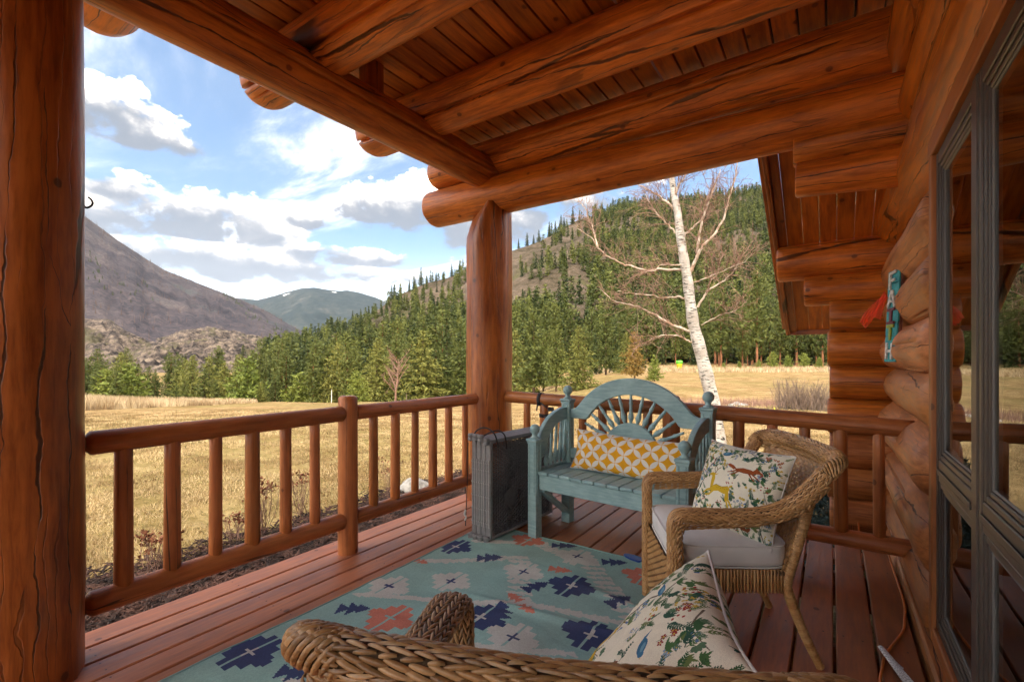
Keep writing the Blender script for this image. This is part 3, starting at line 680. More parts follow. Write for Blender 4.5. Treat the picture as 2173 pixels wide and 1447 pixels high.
hr, hr_s = hill('hillside', [(540, 765, 300, 200, -12), (600, 742, 300, 195, -10), (650, 727, 310, 190, -9), (700, 708, 330, 180, -9), (740, 694, 345, 170, -9), (800, 660, 360, 160, -8), (830, 636, 370, 160, -8), (870, 618, 380, 155, -8),
    (900, 603, 390, 150, -8), (960, 585, 400, 145, -7), (990, 566, 410, 140, -6), (1090, 530, 430, 135, -3), (1150, 508, 440, 132, -1), (1220, 470, 460, 130, 0), (1330, 440, 480, 130, 1), (1450, 427, 500, 130, 2),
    (1620, 404, 520, 130, 2), (1750, 392, 520, 130, 3), (2200, 370, 520, 130, 3), (3000, 420, 520, 130, 3), (4200, 500, 520, 130, 3)], 2.0, 3.0, 380, 60, M['hill'], 15, power=1.05, seed=21, scale=.7)
mt, mt_s = hill('mountain', [(-2600, 420, 1700, 800, -20), (-1200, 330, 1800, 800, -20), (-600, 250, 1900, 800, -20), (-200, 260, 2000, 800, -20), (60, 378, 2100, 820, -20), (175, 455, 2150, 830, -20), (250, 512, 2200, 850, -20), (350, 573, 2300, 880, -20), (430, 606, 2400, 900, -20),
    (500, 632, 2500, 950, -20), (560, 657, 2600, 1000, -20), (620, 692, 2700, 1050, -20), (680, 720, 2800, 1100, -20), (760, 745, 2900, 1200, -20), (900, 765, 3000, 1300, -20)], 1.0, 2.5, 340, 70, M['burn'], 38, power=1.0, seed=31, gully=16)
oc, oc_s = hill('outcrop_rock', [(-300, 700, 560, 430, -14), (-50, 640, 560, 420, -14), (120, 662, 560, 420, -14), (180, 676, 560, 420, -14), (235, 680, 560, 420, -14), (270, 702, 550, 420, -14), (310, 722, 540, 420, -14), (350, 735, 530, 420, -14), (380, 760, 520, 420, -14)], 5.0, 4, 150, 40, M['outcrop'], 15, power=.7, seed=41, scale=.6, ridged=True)
oc2, _ = hill('outcrop_rock', [(130, 772, 470, 360, -14), (220, 762, 470, 350, -14), (270, 748, 470, 350, -14), (330, 732, 480, 350, -14), (400, 726, 480, 350, -14), (450, 716, 490, 350, -14), (520, 726, 500, 360, -14), (560, 738, 500, 360, -14), (640, 765, 500, 370, -14)], 4.0, 4, 150, 40, M['outcrop'], 11, power=.6, seed=47, scale=.6, ridged=True)
oc3, _ = hill('outcrop_rock', [(330, 720, 700, 560, -14), (380, 704, 700, 560, -14), (440, 692, 720, 560, -14), (500, 704, 740, 560, -14), (560, 716, 760, 560, -14), (620, 730, 760, 560, -14)], 4.0, 4, 110, 30, M['outcrop'], 17, power=.6, seed=53, scale=.6, ridged=True)
fm, _ = hill('far_mountain', [(300, 660, 6500, 4200, 0), (420, 640, 6500, 4200, 0), (480, 630, 6500, 4200, 0), (520, 634, 6400, 4200, 0), (545, 637, 6300, 4100, 0), (575, 629, 6200, 4000, 0), (610, 619, 6100, 3900, 0), (645, 611, 6000, 3800, 0), (665, 610, 6000, 3800, 0), (690, 615, 6000, 3800, 0), (720, 617, 6000, 3800, 0), (738, 616, 6000, 3800, 0), (770, 623, 6000, 3800, 0), (800, 633, 6000, 3800, 0), (860, 660, 6000, 3800, 0), (950, 700, 6000, 3800, 0)], 1.0, 1.2, 260, 60, M['far'], 95, power=.95, seed=61)

# ---------------------------------------------------------------- conifers
def conifer_mesh(h, w, kind, seed, n_wh, tufts, size, tri=3):
    """crown of many small needle sprays set along whorled, drooping limbs; returns MB of crown in a tree of height h and half width w"""
    r = np.random.RandomState(seed); mb = MB(); pts = []; dirs = []; szs = []; limb = MB()
    base = .06 * h if kind == 'fir' else (.12 * h if kind == 'young' else .22 * h)
    for i in range(n_wh):
        f = (i + r.rand() * .6) / n_wh; z = base + (h - base) * f ** .92
        L = w * ((1 - f) ** (.85 if kind == 'fir' else .55)) * r.uniform(.72, 1.18) + .04 * w
        if kind == 'pine': L = w * (math.sin(math.pi * min(1, (f * .86 + .16))) ** .7) * r.uniform(.55, 1.2)
        nb = max(3, int(r.uniform(5, 8) * (1 - .4 * f))); a0 = r.uniform(0, 6.28)
        for b in range(nb):
            a = a0 + b * 6.28 / nb + r.uniform(-.35, .35); l = L * r.uniform(.55, 1.15)
            dr = (-.20 if kind == 'fir' else .22) + .55 * (f - .35) + r.uniform(-.1, .1)
            nt = max(2, int(tufts * l / w + 1)); s = (np.arange(nt) + r.rand(nt)) / nt; s = s ** .75
            x = l * s; zz = z + l * s * dr + (.10 * l * s ** 2 if kind == 'fir' else 0)
            lat = r.randn(nt) * .10 * l * (1.1 - s)
            pts.append(np.stack([x * math.cos(a) - lat * math.sin(a), x * math.sin(a) + lat * math.cos(a), zz + r.randn(nt) * .02 * h / 8], -1))
            dirs.append(np.tile([math.cos(a), math.sin(a), dr * .6 if kind == 'fir' else .35], (nt, 1)) + r.randn(nt, 3) * .35)
            szs.append(size * r.uniform(.6, 1.3, nt) * (1 - .35 * f))
            if tri > 2 and l > .4 * w: addall(limb, tube([(0, 0, z), (l * .8 * math.cos(a), l * .8 * math.sin(a), z + l * .8 * dr)], [.012 * h / 8 * (1.2 - f), .004], 3, False))
    p = np.concatenate(pts); d = np.concatenate(dirs); s = np.concatenate(szs); d /= np.linalg.norm(d, axis=1)[:, None]
    for q_ in range(tri):
        k = r.randn(*p.shape); k -= d * np.sum(k * d, 1)[:, None]; k /= np.linalg.norm(k, axis=1)[:, None]
        dd = d + .55 * r.randn(*p.shape); dd /= np.linalg.norm(dd, axis=1)[:, None]
        o = p + r.randn(*p.shape) * s[:, None] * .35
        A = o - dd * s[:, None] * .5 + k * s[:, None] * .30; B = o - dd * s[:, None] * .5 - k * s[:, None] * .30; C = o + dd * s[:, None] * .75
        Vv = np.stack([A, B, C], 1).reshape(-1, 3); mb.add(Vv, np.arange(len(Vv)).reshape(-1, 3))
    return mb, limb
def trunk_mb(h, r0, seed):
    r = np.random.RandomState(seed); z = np.linspace(-.4, h * .97, 9); x = np.cumsum(r.randn(9)) * .012 * h / 9
    return addall(MB(), tube(np.stack([x, x[::-1] * .5, z], -1), r0 * (1 - z / h * .95).clip(.03, 1.1), 7, False))
protos = {}
def proto(kind, var):
    """mesh data of one tree kind: (crown mesh, trunk mesh, height)"""
    key = (kind, var)
    if key in protos: return protos[key]
    sd_ = 1000 + var * 17 + len(kind) * 131
    if kind == 'fir': mb, lb_ = conifer_mesh(10, 1.45 + .30 * (var % 3), 'fir', sd_, 34, 9, .34); mt_, bk, r0 = 'fir', 'bark', .17
    elif kind == 'pine': mb, lb_ = conifer_mesh(10, 1.9 + .3 * (var % 3), 'pine', sd_, 22, 9, .42); mt_, bk, r0 = 'pine', 'orange_bark', .17
    elif kind == 'conepine': mb, lb_ = conifer_mesh(10, 2.0 + .3 * (var % 3), 'young', sd_, 28, 10, .40); mt_, bk, r0 = 'pine', 'bark', .17
    elif kind == 'young': mb, lb_ = conifer_mesh(10, 4.0, 'young', sd_, 18, 10, .75); mt_, bk, r0 = 'lime', 'bark', .15
    elif kind == 'gold': mb, lb_ = conifer_mesh(10, 3.6, 'young', sd_, 24, 10, .50); mt_, bk, r0 = 'gold', 'bark', .16
    elif kind == 'olive': mb, lb_ = conifer_mesh(10, 4.0, 'fir', sd_, 40, 16, .36); mt_, bk, r0 = 'olive', 'bark', .18
    elif kind == 'spruce': mb, lb_ = conifer_mesh(10, 3.8, 'fir', sd_, 22, 14, .60); mt_, bk, r0 = 'spruce', 'bark', .2
    tr_ = trunk_mb(10, r0, sd_); 
    if lb_.n: tr_.add(np.concatenate(lb_.v), np.concatenate([f for f in lb_.f4]) if lb_.f4 else np.zeros((0, 4), int))
    protos[key] = (mb.mesh('crown', M[mt_], False), tr_.mesh('trunk', M[bk])); return protos[key]
NAMES = {'fir': ('fir_tree', 'fir'), 'pine': ('pine_tree', 'pine'), 'conepine': ('pine_tree', 'pine'), 'young': ('young_pine', 'young pine'), 'gold': ('rusty_conifer', 'conifer'), 'olive': ('fir_tree', 'fir'), 'spruce': ('spruce_sapling', 'spruce')}
def tree(kind, x, y, z, h, label, group=None, var=0, wide=1.0, rot=None):
    cm, tm = proto(kind, var); s = h / 10; a = rot if rot is not None else (x * 7.1 + y * 3.3) % 6.28
    W_ = T(x, y, z - .1, a) @ Matrix.Diagonal((s * wide, s * wide, s, 1))
    root = empty(NAMES[kind][0], W_, label, NAMES[kind][1] if kind != 'spruce' else 'spruce', group)
    for nm, me in (('crown', cm), ('trunk', tm)): link(bpy.data.objects.new(nm, me), W_, root)
    return root
USED = {}
ORD = ['first', 'second', 'third', 'fourth', 'fifth', 'sixth', 'seventh', 'eighth', 'ninth', 'tenth', 'eleventh', 'twelfth', 'thirteenth', 'fourteenth']
def tree_px(kind, px, ytop, D, label, group=None, var=0, wide=1.0):
    p = P(px, 762, D); z = float(zg(np.array([p[0]]), np.array([p[1]]))[0]); top = CAMH + (762 - ytop) / 1000 * D
    if label in USED:
        USED[label].append(top - z); hs = USED[label][:-1]; label = ('tallest ' if top - z > max(hs) else 'shortest ' if top - z < min(hs) else 'middle sized ') + label
    else: USED[label] = [top - z]
    return tree(kind, p[0], p[1], z, top - z, label, group, var, wide)
# trees that stand out
tree_px('young', 757, 786, 44, 'small bright yellow green pine at the meadow edge behind the short newel post', None, 0, 1.0)
tree_px('olive', 1228, 688, 33, 'broad olive green fir standing alone just behind the blue bench', None, 1, .95)
tree_px('conepine', 1132, 652, 40, 'tall dense green pine close to the right of the corner log post', None, 1, 1.0)
tree_px('gold', 1346, 702, 39, 'conifer with rusty golden needles left of the white birch', None, 0, .8)
tree_px('young', 1388, 752, 38, 'low bushy green pine at the foot of the rusty golden conifer', None, 1, .9)
tree_px('conepine', 1285, 655, 52, 'dark green pine rising behind the rusty golden conifer', None, 2, 1.0)
tree_px('conepine', 1180, 690, 36, 'short dark pine between the tall pine and the olive fir', None, 0, .9)
for i, (px, yt, D, v) in enumerate(((1606, 560, 84, 0), (1530, 600, 88, 1), (1690, 585, 90, 2), (1745, 600, 86, 1), (1575, 640, 95, 2), (1655, 630, 96, 0))):
    tree_px('pine', px, yt, D, ['tall ponderosa pine with bare orange trunk, right of the birch', 'thinner ponderosa pine with orange trunk, just right of the white birch', 'ponderosa pine partly hidden by the cabin eave', 'ponderosa pine close beside the cabin log ends',
            'ponderosa pine behind the thinner orange trunk', 'shorter ponderosa pine behind the tall orange trunk'][i], 'ponderosa pines across the meadow', v, .75)
for i, (px, yt, D) in enumerate(((1640, 745, 80), (1672, 752, 79), (1706, 748, 80), (1738, 756, 78), (1610, 762, 80), (1568, 765, 79), (1535, 768, 80), (1770, 750, 80))):
    tree_px('young', px, yt, D, 'low bright green young pine, ' + ORD[[6, 7, 5, 3, 4, 2, 1, 0].index(i)] + ' right of the birch across the meadow', 'young pines along the far side of the right meadow', i % 2, 1.0)
# forest edge beyond the meadow
ft = np.array([(-500, 690), (0, 720), (175, 748), (230, 752), (262, 742), (300, 772), (350, 752), (400, 742), (450, 742), (500, 733), (560, 728), (620, 716), (680, 706), (740, 690), (800, 676), (860, 668), (920, 660), (990, 650)], float)
rf = random.Random(5); n = 0
def forest(pxa, pxb, count, Da, Db, env, jit, kinds, group, lab):
    for i in range(count):
        px = pxa + (pxb - pxa) * (i + rf.random()) / count; D = Da + (Db - Da) * rf.random()
        yt = env(px) + rf.uniform(*jit); kd = kinds[rf.randrange(len(kinds))]; wide_ = rf.uniform(.85, 1.15)
        l0 = ('broad ' if wide_ > 1.05 else 'slim ' if wide_ < .93 else '') + ('dark green fir ' if kd == 'fir' else 'bright green young pine ' if kd == 'young' else 'olive green fir ' if kd == 'olive' else 'open crowned pine ' if kd == 'pine' else 'bushy mid green pine ') + ('in front ' if Da < 57 else 'mid wood ' if Da < 88 else 'at the back ')
        tree_px(kd, px, yt, D, l0 + where(px, D, 0), group, rf.randrange(4), wide_ * (1.0 if kd != 'pine' else .85))
env_l = lambda p: np.interp(p, ft[:, 0], ft[:, 1])
def where(px, D, far):
    if px < 1040:
        w = ('beside the near log post', 'below the tan rock outcrop', 'right of the rock outcrop', 'below the far mountain', 'behind the short newel post', 'near the small bare tree', 'beside the corner post')[int(np.clip((px - 40) / 140, 0, 6))]
    else: w = ('just right of the corner post', 'behind the bench arch', 'left of the birch trunk', 'right of the birch trunk', 'under the cabin eave', 'hidden toward the cabin wall')[int(np.clip((px - 1085) / 130, 0, 5))]
    return w
FL = ['dark green fir in the forest edge beyond the left meadow', 'mid green pine in the forest edge beyond the left meadow']
forest(40, 1000, 34, 50, 60, env_l, (18, 80), ['fir', 'conepine', 'conepine', 'pine', 'olive', 'young'], 'conifers beyond the left meadow', FL)
forest(20, 1000, 48, 62, 85, env_l, (-4, 44), ['fir', 'fir', 'conepine', 'pine', 'pine', 'olive'], 'conifers beyond the left meadow', FL)
forest(60, 1000, 46, 90, 130, env_l, (-14, 24), ['fir', 'fir', 'conepine', 'pine'], 'conifers beyond the left meadow', FL)
FR = ['dark fir in the wood at the foot of the right hill', 'green pine in the wood at the foot of the right hill']
env_r = lambda p: np.interp(p, [1080, 1130, 1200, 1300, 1400, 1480, 1560, 1650, 1760, 2600], [640, 655, 670, 660, 640, 650, 620, 610, 600, 560])
forest(1085, 1380, 15, 56, 75, env_r, (0, 80), ['fir', 'conepine', 'olive', 'pine'], 'conifers at the foot of the right hill', FR)
forest(1400, 2100, 30, 92, 112, env_r, (0, 70), ['fir', 'pine', 'conepine'], 'conifers at the foot of the right hill', FR)
forest(1090, 1800, 30, 112, 140, env_r, (-30, 30), ['fir', 'conepine', 'pine'], 'conifers at the foot of the right hill', FR)
# single trees on the skyline of the right hill
SKY = (748, 765, 712, 830, 868, 893, 880, 905, 925, 958, 940, 975, 1100, 1118, 1143, 1132, 1165, 1178, 1190, 1215, 1262, 1275, 1300, 1330, 1368, 1395)
for i, (px, ht) in enumerate(((748, 30), (765, 24), (712, 22), (830, 30), (868, 24), (893, 36), (880, 22), (905, 18), (925, 20), (958, 26), (940, 16), (975, 22), (1100, 20), (1118, 26), (1143, 24), (1132, 18), (1165, 30), (1178, 24), (1190, 30), (1215, 34), (1262, 26), (1275, 22), (1300, 26), (1330, 22), (1368, 24), (1395, 22))):
    p = hr_s(np.array([float(px)]), np.array([.985]))[0]; D = -SN * p[0] + CS * p[1]
    tree('fir', p[0], p[1], p[2], ht * 1.1 / 1000 * D, 'small skyline fir on the ridge, ' + ORD[sorted([abs(q_ - 1040) for q_ in SKY if (q_ < 1040) == (px < 1040)]).index(abs(px - 1040))] + (' left' if px < 1040 else ' right') + ' of the corner post', 'firs on the skyline of the right hill', i % 4, 1.15)
# the wooded slope as one mass
def wood_mass():
    r = np.random.RandomState(77); kinds = [conifer_mesh(10, 1.55, 'fir', 900 + k, 11, 3, .95, 2)[0] for k in range(5)] + [conifer_mesh(10, 2.0, 'young', 950 + k, 10, 3, 1.05, 2)[0] for k in range(5)]
    mbs = [MB(), MB()]; n = 9000
    px = r.uniform(560, 3400, n); px = np.where(r.rand(n) < .72, r.uniform(560, 1800, n), px); t = r.rand(n) ** .8
    p = hr_s(px, t); D = -SN * p[:, 0] + CS * p[:, 1]; py = 762 - (p[:, 2] - CAMH) / D * 1000
    dens = .34 + .95 * fbm(p / 60, 3, 5)
    dens = dens + np.where(px > 1250, .42, 0) + np.clip((py - 655) / 80, 0, .55) - np.where((px < 1240) & (t > .45), .12, 0) + np.where((px > 1150) & (t > .7), .4, 0)
    dens = np.where((px > 1080) & (px < 1260) & (py > 600) & (py < 690), dens - .25, dens); dens = np.where((px < 830) & (t > .35), dens - .30, dens)
    dens = np.where((px > 980) & (px < 1270) & (t > .32), dens - .16, dens); keep = r.rand(n) < dens; px, p, D, t = px[keep], p[keep], D[keep], t[keep]
    for i in range(len(px)):
        h = r.uniform(6.5, 12.5) * (1.0 if t[i] > .3 else 1.15); j = 0 if r.rand() < .5 else 1; src = kinds[j * 5 + r.randint(5)]
        V = np.concatenate(src.v) * (h / 10); a = r.uniform(0, 6.28); c, s = math.cos(a), math.sin(a); wd = r.uniform(.8, 1.15)
        V = np.stack([(V[:, 0] * c - V[:, 1] * s) * wd, (V[:, 0] * s + V[:, 1] * c) * wd, V[:, 2]], -1) + p[i] - [0, 0, .3]
        mbs[j].add(V, np.arange(len(V)).reshape(-1, 3)); mbs[j].col.append(np.full(len(V), r.uniform(-.45, .60)))
    for j, (mt_, lab) in enumerate((('fir', 'dark firs scattered up the slope of the right hill'), ('pine', 'yellow green pines scattered up the slope of the right hill'))):
        o = mbs[j].obj('hillside_forest', M[mt_], None, None, False); a_ = o.data.attributes.new('tint', 'FLOAT', 'POINT'); a_.data.foreach_set('value', np.concatenate(mbs[j].col).astype(np.float32)); tag(o, lab, 'forest', None, 'stuff')
    return len(px)
print('hill trees', wood_mass())
# a few dark trees on the burned slope, plus snags
def snags():
    r = np.random.RandomState(3); mb = MB(); n = 900
    px = r.uniform(60, 640, n); t = np.where(r.rand(n) < .35, r.uniform(.93, 1, n), r.rand(n)); p = mt_s(px, t)
    for i in range(n):
        h = r.uniform(10, 22); w = .9
        a = r.uniform(0, 3.14); dx, dy = w * math.cos(a), w * math.sin(a); q0 = p[i]
        V = [(q0[0] - dx, q0[1] - dy, q0[2] - 2), (q0[0] + dx, q0[1] + dy, q0[2] - 2), (q0[0] - dy, q0[1] + dx, q0[2] - 2), (q0[0], q0[1], q0[2] + h)]
        mb.add(V, [[0, 1, 3], [1, 2, 3], [2, 0, 3]])
    o = mb.obj('burned_snags', M['bark'], None, None, False); tag(o, 'bare burned tree stems scattered over the left mountain', 'dead trees', None, 'stuff')
    src = [conifer_mesh(10, 2.2, 'fir', 880 + k, 8, 3, 1.4, 2)[0] for k in range(3)]; mb = MB()
    for i in range(130):
        px_ = 470 + 130 * r.rand() if i < 90 else r.uniform(180, 330); t_ = .96 - (px_ - 470) / 130 * .5 + r.randn() * .06 if i < 90 else r.uniform(.3, .6)
        p_ = mt_s(np.array([px_]), np.array([np.clip(t_, .2, .99)]))[0]; V = np.concatenate(src[i % 3].v) * r.uniform(.7, 1.3) + p_; mb.add(V, np.arange(len(V)).reshape(-1, 3))
    o = mb.obj('mountain_firs', M['fir'], None, None, False); tag(o, 'thin line of dark firs left standing on the burned mountain', 'forest', None, 'stuff')
snags()

# ---------------------------------------------------------------- birch, bare trees and brush
def wig(p0, p1, n, amp, seed):
    r = np.random.RandomState(seed); t = np.linspace(0, 1, n); p = np.outer(1 - t, p0) + np.outer(t, p1)
    d = np.cumsum(r.randn(n, 3), 0); d -= np.outer(1 - t, d[0]) + np.outer(t, d[-1]); return p + d * amp
def twigs(mb, path, count, l0, r0, seed, depth=2, up=.25, droop=0.0, start=.15):
    r = np.random.RandomState(seed); path = np.asarray(path)
    for i in range(count):
        f = start + (1 - start) * r.rand(); k = f * (len(path) - 1); j = min(int(k), len(path) - 2); p = path[j] + (path[j + 1] - path[j]) * (k - j)
        d = path[j + 1] - path[j]; d /= np.linalg.norm(d) + 1e-9; v = d * .7 + r.randn(3) * .6 + np.array([0, 0, up]); v /= np.linalg.norm(v)
        l = l0 * r.uniform(.5, 1.2) * (1.15 - .6 * f); e = p + v * l + np.array([0, 0, -droop * l]); w = wig(p, e, 5, l * .03, r.randint(1e6))
        w[:, 2] += np.sin(np.linspace(0, 3.1, 5)) * l * .06
        addall(mb, tube(w, np.linspace(r0, r0 * .35, 5), 3, False))
        if depth > 1: twigs(mb, w, 3 + r.randint(3), l * .5, r0 * .6, r.randint(1e6), depth - 1, up * .5, droop + .1, .2)
BD = 9.5
def birch():
    gx_, gy_ = P(1524, 762, BD)[:2]; gz = float(zg(np.array([gx_]), np.array([gy_]))[0])
    root = empty('birch_tree', T(gx_, gy_, gz), 'white barked leafless birch leaning over the meadow behind the bench', 'birch')
    tp = [(1526, 955, 40), (1517, 890, 36), (1508, 835, 33), (1496, 785, 31), (1482, 730, 29), (1471, 690, 27), (1464, 640, 25), (1458, 590, 24), (1450, 545, 22), (1443, 500, 20), (1438, 455, 18), (1430, 415, 16), (1424, 370, 12), (1420, 300, 9), (1424, 220, 5), (1430, 150, 2)]
    path = np.array([P(a, b, BD) for a, b, _ in tp]); path[0, 2] = gz - .2; rad_ = np.array([c for *_, c in tp]) / 2 / 1000 * BD * .86
    tt = np.linspace(0, len(tp) - 1, 60); pp = np.stack([np.interp(tt, range(len(tp)), path[:, k]) for k in range(3)], -1); rr_ = np.interp(tt, range(len(tp)), rad_) * (1 + .06 * np.sin(tt * 5))
    addall(MB(), tube(pp, rr_, 14)).obj('trunk', M['birch'], root, T(0, 0, 0))
    L = [([(1436, 450), (1415, 430), (1395, 415), (1375, 402), (1345, 387)], 9, .3), ([(1440, 500), (1420, 480), (1402, 463), (1387, 445), (1375, 425), (1365, 405)], 6, .2), ([(1428, 420), (1440, 395), (1455, 372), (1462, 345)], 7, -.3),
         ([(1455, 572), (1430, 573), (1400, 571), (1370, 575), (1342, 566), (1318, 560), (1290, 545), (1268, 525), (1255, 505), (1225, 485)], 9, .8), ([(1268, 525), (1262, 500), (1254, 475), (1240, 440), (1225, 425)], 5, .8), ([(1452, 565), (1425, 562), (1400, 562), (1388, 575), (1365, 578)], 5, -.3),
         ([(1462, 590), (1470, 565), (1478, 545), (1492, 520), (1515, 500), (1535, 465), (1545, 425), (1558, 385), (1565, 345)], 11, -.4), ([(1478, 545), (1482, 510), (1490, 470), (1498, 440), (1515, 400), (1528, 360)], 9, -.2), ([(1447, 505), (1465, 488), (1480, 475), (1497, 450), (1507, 420), (1520, 380)], 7, .5),
         ([(1464, 637), (1440, 630), (1410, 632), (1380, 627), (1345, 622), (1310, 618)], 7, .4), ([(1470, 705), (1440, 695), (1415, 685), (1390, 668), (1362, 655), (1330, 645), (1300, 640), (1272, 610)], 9, .7), ([(1472, 728), (1455, 720), (1435, 712), (1410, 710), (1385, 718), (1360, 735)], 5, .3),
         ([(1480, 652), (1492, 630), (1505, 615), (1530, 600), (1550, 585), (1565, 560), (1590, 520)], 7, -.5), ([(1498, 625), (1505, 600), (1522, 580), (1528, 555), (1540, 530)], 5, -.3), ([(1488, 690), (1505, 680), (1530, 668), (1560, 660), (1585, 640)], 4, -.6), ([(1468, 600), (1500, 590), (1540, 572), (1580, 555), (1610, 520)], 4, -.8)]
    tw = MB()
    for k, (pl_, w, dd) in enumerate(L):
        n_ = len(pl_); q0 = np.array([P(a, b, BD + dd * i / (n_ - 1)) for i, (a, b) in enumerate(pl_)])
        ts = np.linspace(0, n_ - 1, n_ * 4); qq = np.stack([np.interp(ts, range(n_), q0[:, j]) for j in range(3)], -1)
        qq[1:-1] += np.random.RandomState(k).randn(len(qq) - 2, 3) * .008
        addall(MB(), tube(qq, np.linspace(w * .74, w * .17, len(qq)) / 2 / 1000 * BD, 7)).obj('limb', M['limb'], root, T(0, 0, 0))
        twigs(tw, qq, 15 + 2 * n_, .80, .0056, 40 + k, 3, .30, .0, .18)
    twigs(tw, pp[22:], 50, 1.0, .0058, 99, 3, .2)
    o = tw.obj('twigs', M['twig'], root, T(0, 0, 0)); tag(o, kind='stuff')
birch()
def bare_tree(px, ybase, ytop, D, label, mat, spread, seed, nb=16, name='bare_tree', cat='bare tree', on_ground=True):
    b = P(px, ybase, D); z = float(zg(b[None, 0], b[None, 1])[0]); h = CAMH + (762 - ytop) / 1000 * D - z
    root = empty(name, T(b[0], b[1], z), label, cat); r = np.random.RandomState(seed)
    tr_ = wig((0, 0, -.1), (r.randn() * .05 * h, 0, h * .8), 9, .012 * h, seed)
    addall(MB(), tube(tr_, np.linspace(.022 * h, .006 * h, 9), 6)).obj('trunk', mat, root); tw = MB()
    for i in range(nb):
        f = .22 + .75 * r.rand(); p0 = tr_[int(f * 8)]; a = r.uniform(0, 6.28); l = spread * h * r.uniform(.6, 1.1) * (1.15 - .6 * f)
        e = p0 + np.array([math.cos(a) * l, math.sin(a) * l, l * r.uniform(.7, 1.4)]); w = wig(p0, e, 6, .02 * l, seed + i)
        addall(tw, tube(w, np.linspace(.008 * h, .003 * h, 6), 4, False)); twigs(tw, w, 8, .16 * h, .0025 * h, seed * 3 + i, 2, .4)
    o = tw.obj('twigs', mat, root); tag(o, kind='stuff')
bare_tree(838, 850, 738, 40, 'small leafless tree with reddish twigs at the meadow edge', M['twig'], .34, 7, 22)
def brush(px, py, D, w, h, label, seed, n=170, mat='greytwig', name='bare_shrub'):
    b = P(px, py, D); z = float(zg(b[None, 0], b[None, 1])[0]); r = np.random.RandomState(seed); tw = MB()
    o_ = empty(name, T(b[0], b[1], z), label, 'shrub')
    for i in range(n):
        a = r.uniform(0, 6.28); q0 = np.array([r.randn() * w * .22, r.randn() * w * .22, -.03]); e = q0 + np.array([math.cos(a) * w * .45 * r.rand(), math.sin(a) * w * .45 * r.rand(), h * r.uniform(.5, 1.05)])
        p = wig(q0, e, 5, .03 * h, seed + i); addall(tw, tube(p, np.linspace(.008, .003, 5) * max(1, h / 1.2), 3, False)); twigs(tw, p, 6, h * .3, .0035 * max(1, h / 1.2), seed * 7 + i, 1, .5)
    tag(tw.obj('stems', M[mat], o_), kind='stuff')
brush(1690, 858, 17.5, 1.7, 1.15, 'rounded leafless grey shrub in the right meadow beside the cabin corner', 4, 190)
brush(1742, 858, 17.0, 1.1, 1.0, 'smaller leafless grey shrub half behind the cabin log ends', 5, 110)
def brush_strip():
    r = np.random.RandomState(12); tw = MB()
    for i in range(1500):
        px = r.uniform(1395, 1800); D = 20.5 + r.randn() * 1.0; b = P(px, 762, D); z = float(np.interp(D, *RP)); h = r.uniform(.12, .42)
        e = b + np.array([r.randn() * .1, r.randn() * .1, 0]); tw.add([(b[0] - .012, b[1], z - .05), (b[0] + .012, b[1], z - .05), (e[0], e[1], z + h)], [[0, 1, 2]])
        tw.add([(b[0], b[1] - .012, z - .05), (b[0], b[1] + .012, z - .05), (e[0] + r.randn() * .12, e[1], z + h * .8)], [[0, 1, 2]])
    tag(tw.obj('ditch_weeds', M['twig'], None, None, False), 'strip of brown dead weeds across the right meadow', 'weeds', None, 'stuff')
brush_strip()

# ---------------------------------------------------------------- grass, tall grass, mulch
M['grass'] = simple_noise_mat('straw_blades', (.17, .105, .042), (.48, .355, .19), .9, .9, coord='Object'); M['tall'] = simple_noise_mat('tall_straw', (.28, .19, .10), (.54, .42, .26), .5, .9)
M['green'] = simple_noise_mat('green_blades', (.075, .090, .022), (.23, .20, .07), .7, .9)
def blades(name, P0, H, Wd, lean, mat, label, seed):
    r = np.random.RandomState(seed); n = len(P0); a = r.uniform(0, 6.28, n); dx = np.cos(a) * Wd; dy = np.sin(a) * Wd; l = r.uniform(0, 6.28, n)
    A = P0 + np.stack([dx, dy, 0 * dx - .01], -1); B = P0 - np.stack([dx, dy, 0 * dx + .01], -1); C = P0 + np.stack([np.cos(l) * lean, np.sin(l) * lean, H], -1)
    V = np.stack([A, B, C], 1).reshape(-1, 3); tag(MB().add(V, np.arange(len(V)).reshape(-1, 3)).obj(name, mat, None, None, False), label, 'grass', None, 'stuff')
def scatter(n, pxa, pxb, Da, Db, seed, clump=.5, pw=1.0):
    r = np.random.RandomState(seed); px = r.uniform(pxa, pxb, n); D = Da + (Db - Da) * r.rand(n) ** pw; u = (px - 1086) / 1000
    x = D * (-SN + CS * u); y = D * (CS + SN * u); keep = ((x < -3.5) | (y > 4.2)) & ~((x > .2) & (y > 4.0) & (y < 7)); x, y, D = x[keep], y[keep], D[keep]
    p = np.stack([x, y, 0 * x], -1); k = fbm(p / clump, 3, seed) + .55 * r.rand(len(x)) > .12; x, y, D = x[k], y[k], D[k]
    return np.stack([x, y, zg(x, y)], -1), D
p_, D_ = scatter(330000, -60, 1850, 3.4, 22, 1, .45, 1.15); rr_ = np.random.RandomState(2)
blades('grass', p_, rr_.uniform(.012, .065, len(p_)), .0022 + .0007 * D_ ** .8, rr_.uniform(.01, .06, len(p_)), M['grass'], 'short dry straw coloured grass of the mown meadow', 3)
p_, D_ = scatter(32000, -60, 1850, 3.4, 24, 11, 1.2); rr_ = np.random.RandomState(4)
blades('grass', p_, rr_.uniform(.010, .040, len(p_)), .0022 + .0007 * D_ ** .8, rr_.uniform(.01, .05, len(p_)), M['green'], 'greenish grass patches in the mown meadow', 5)
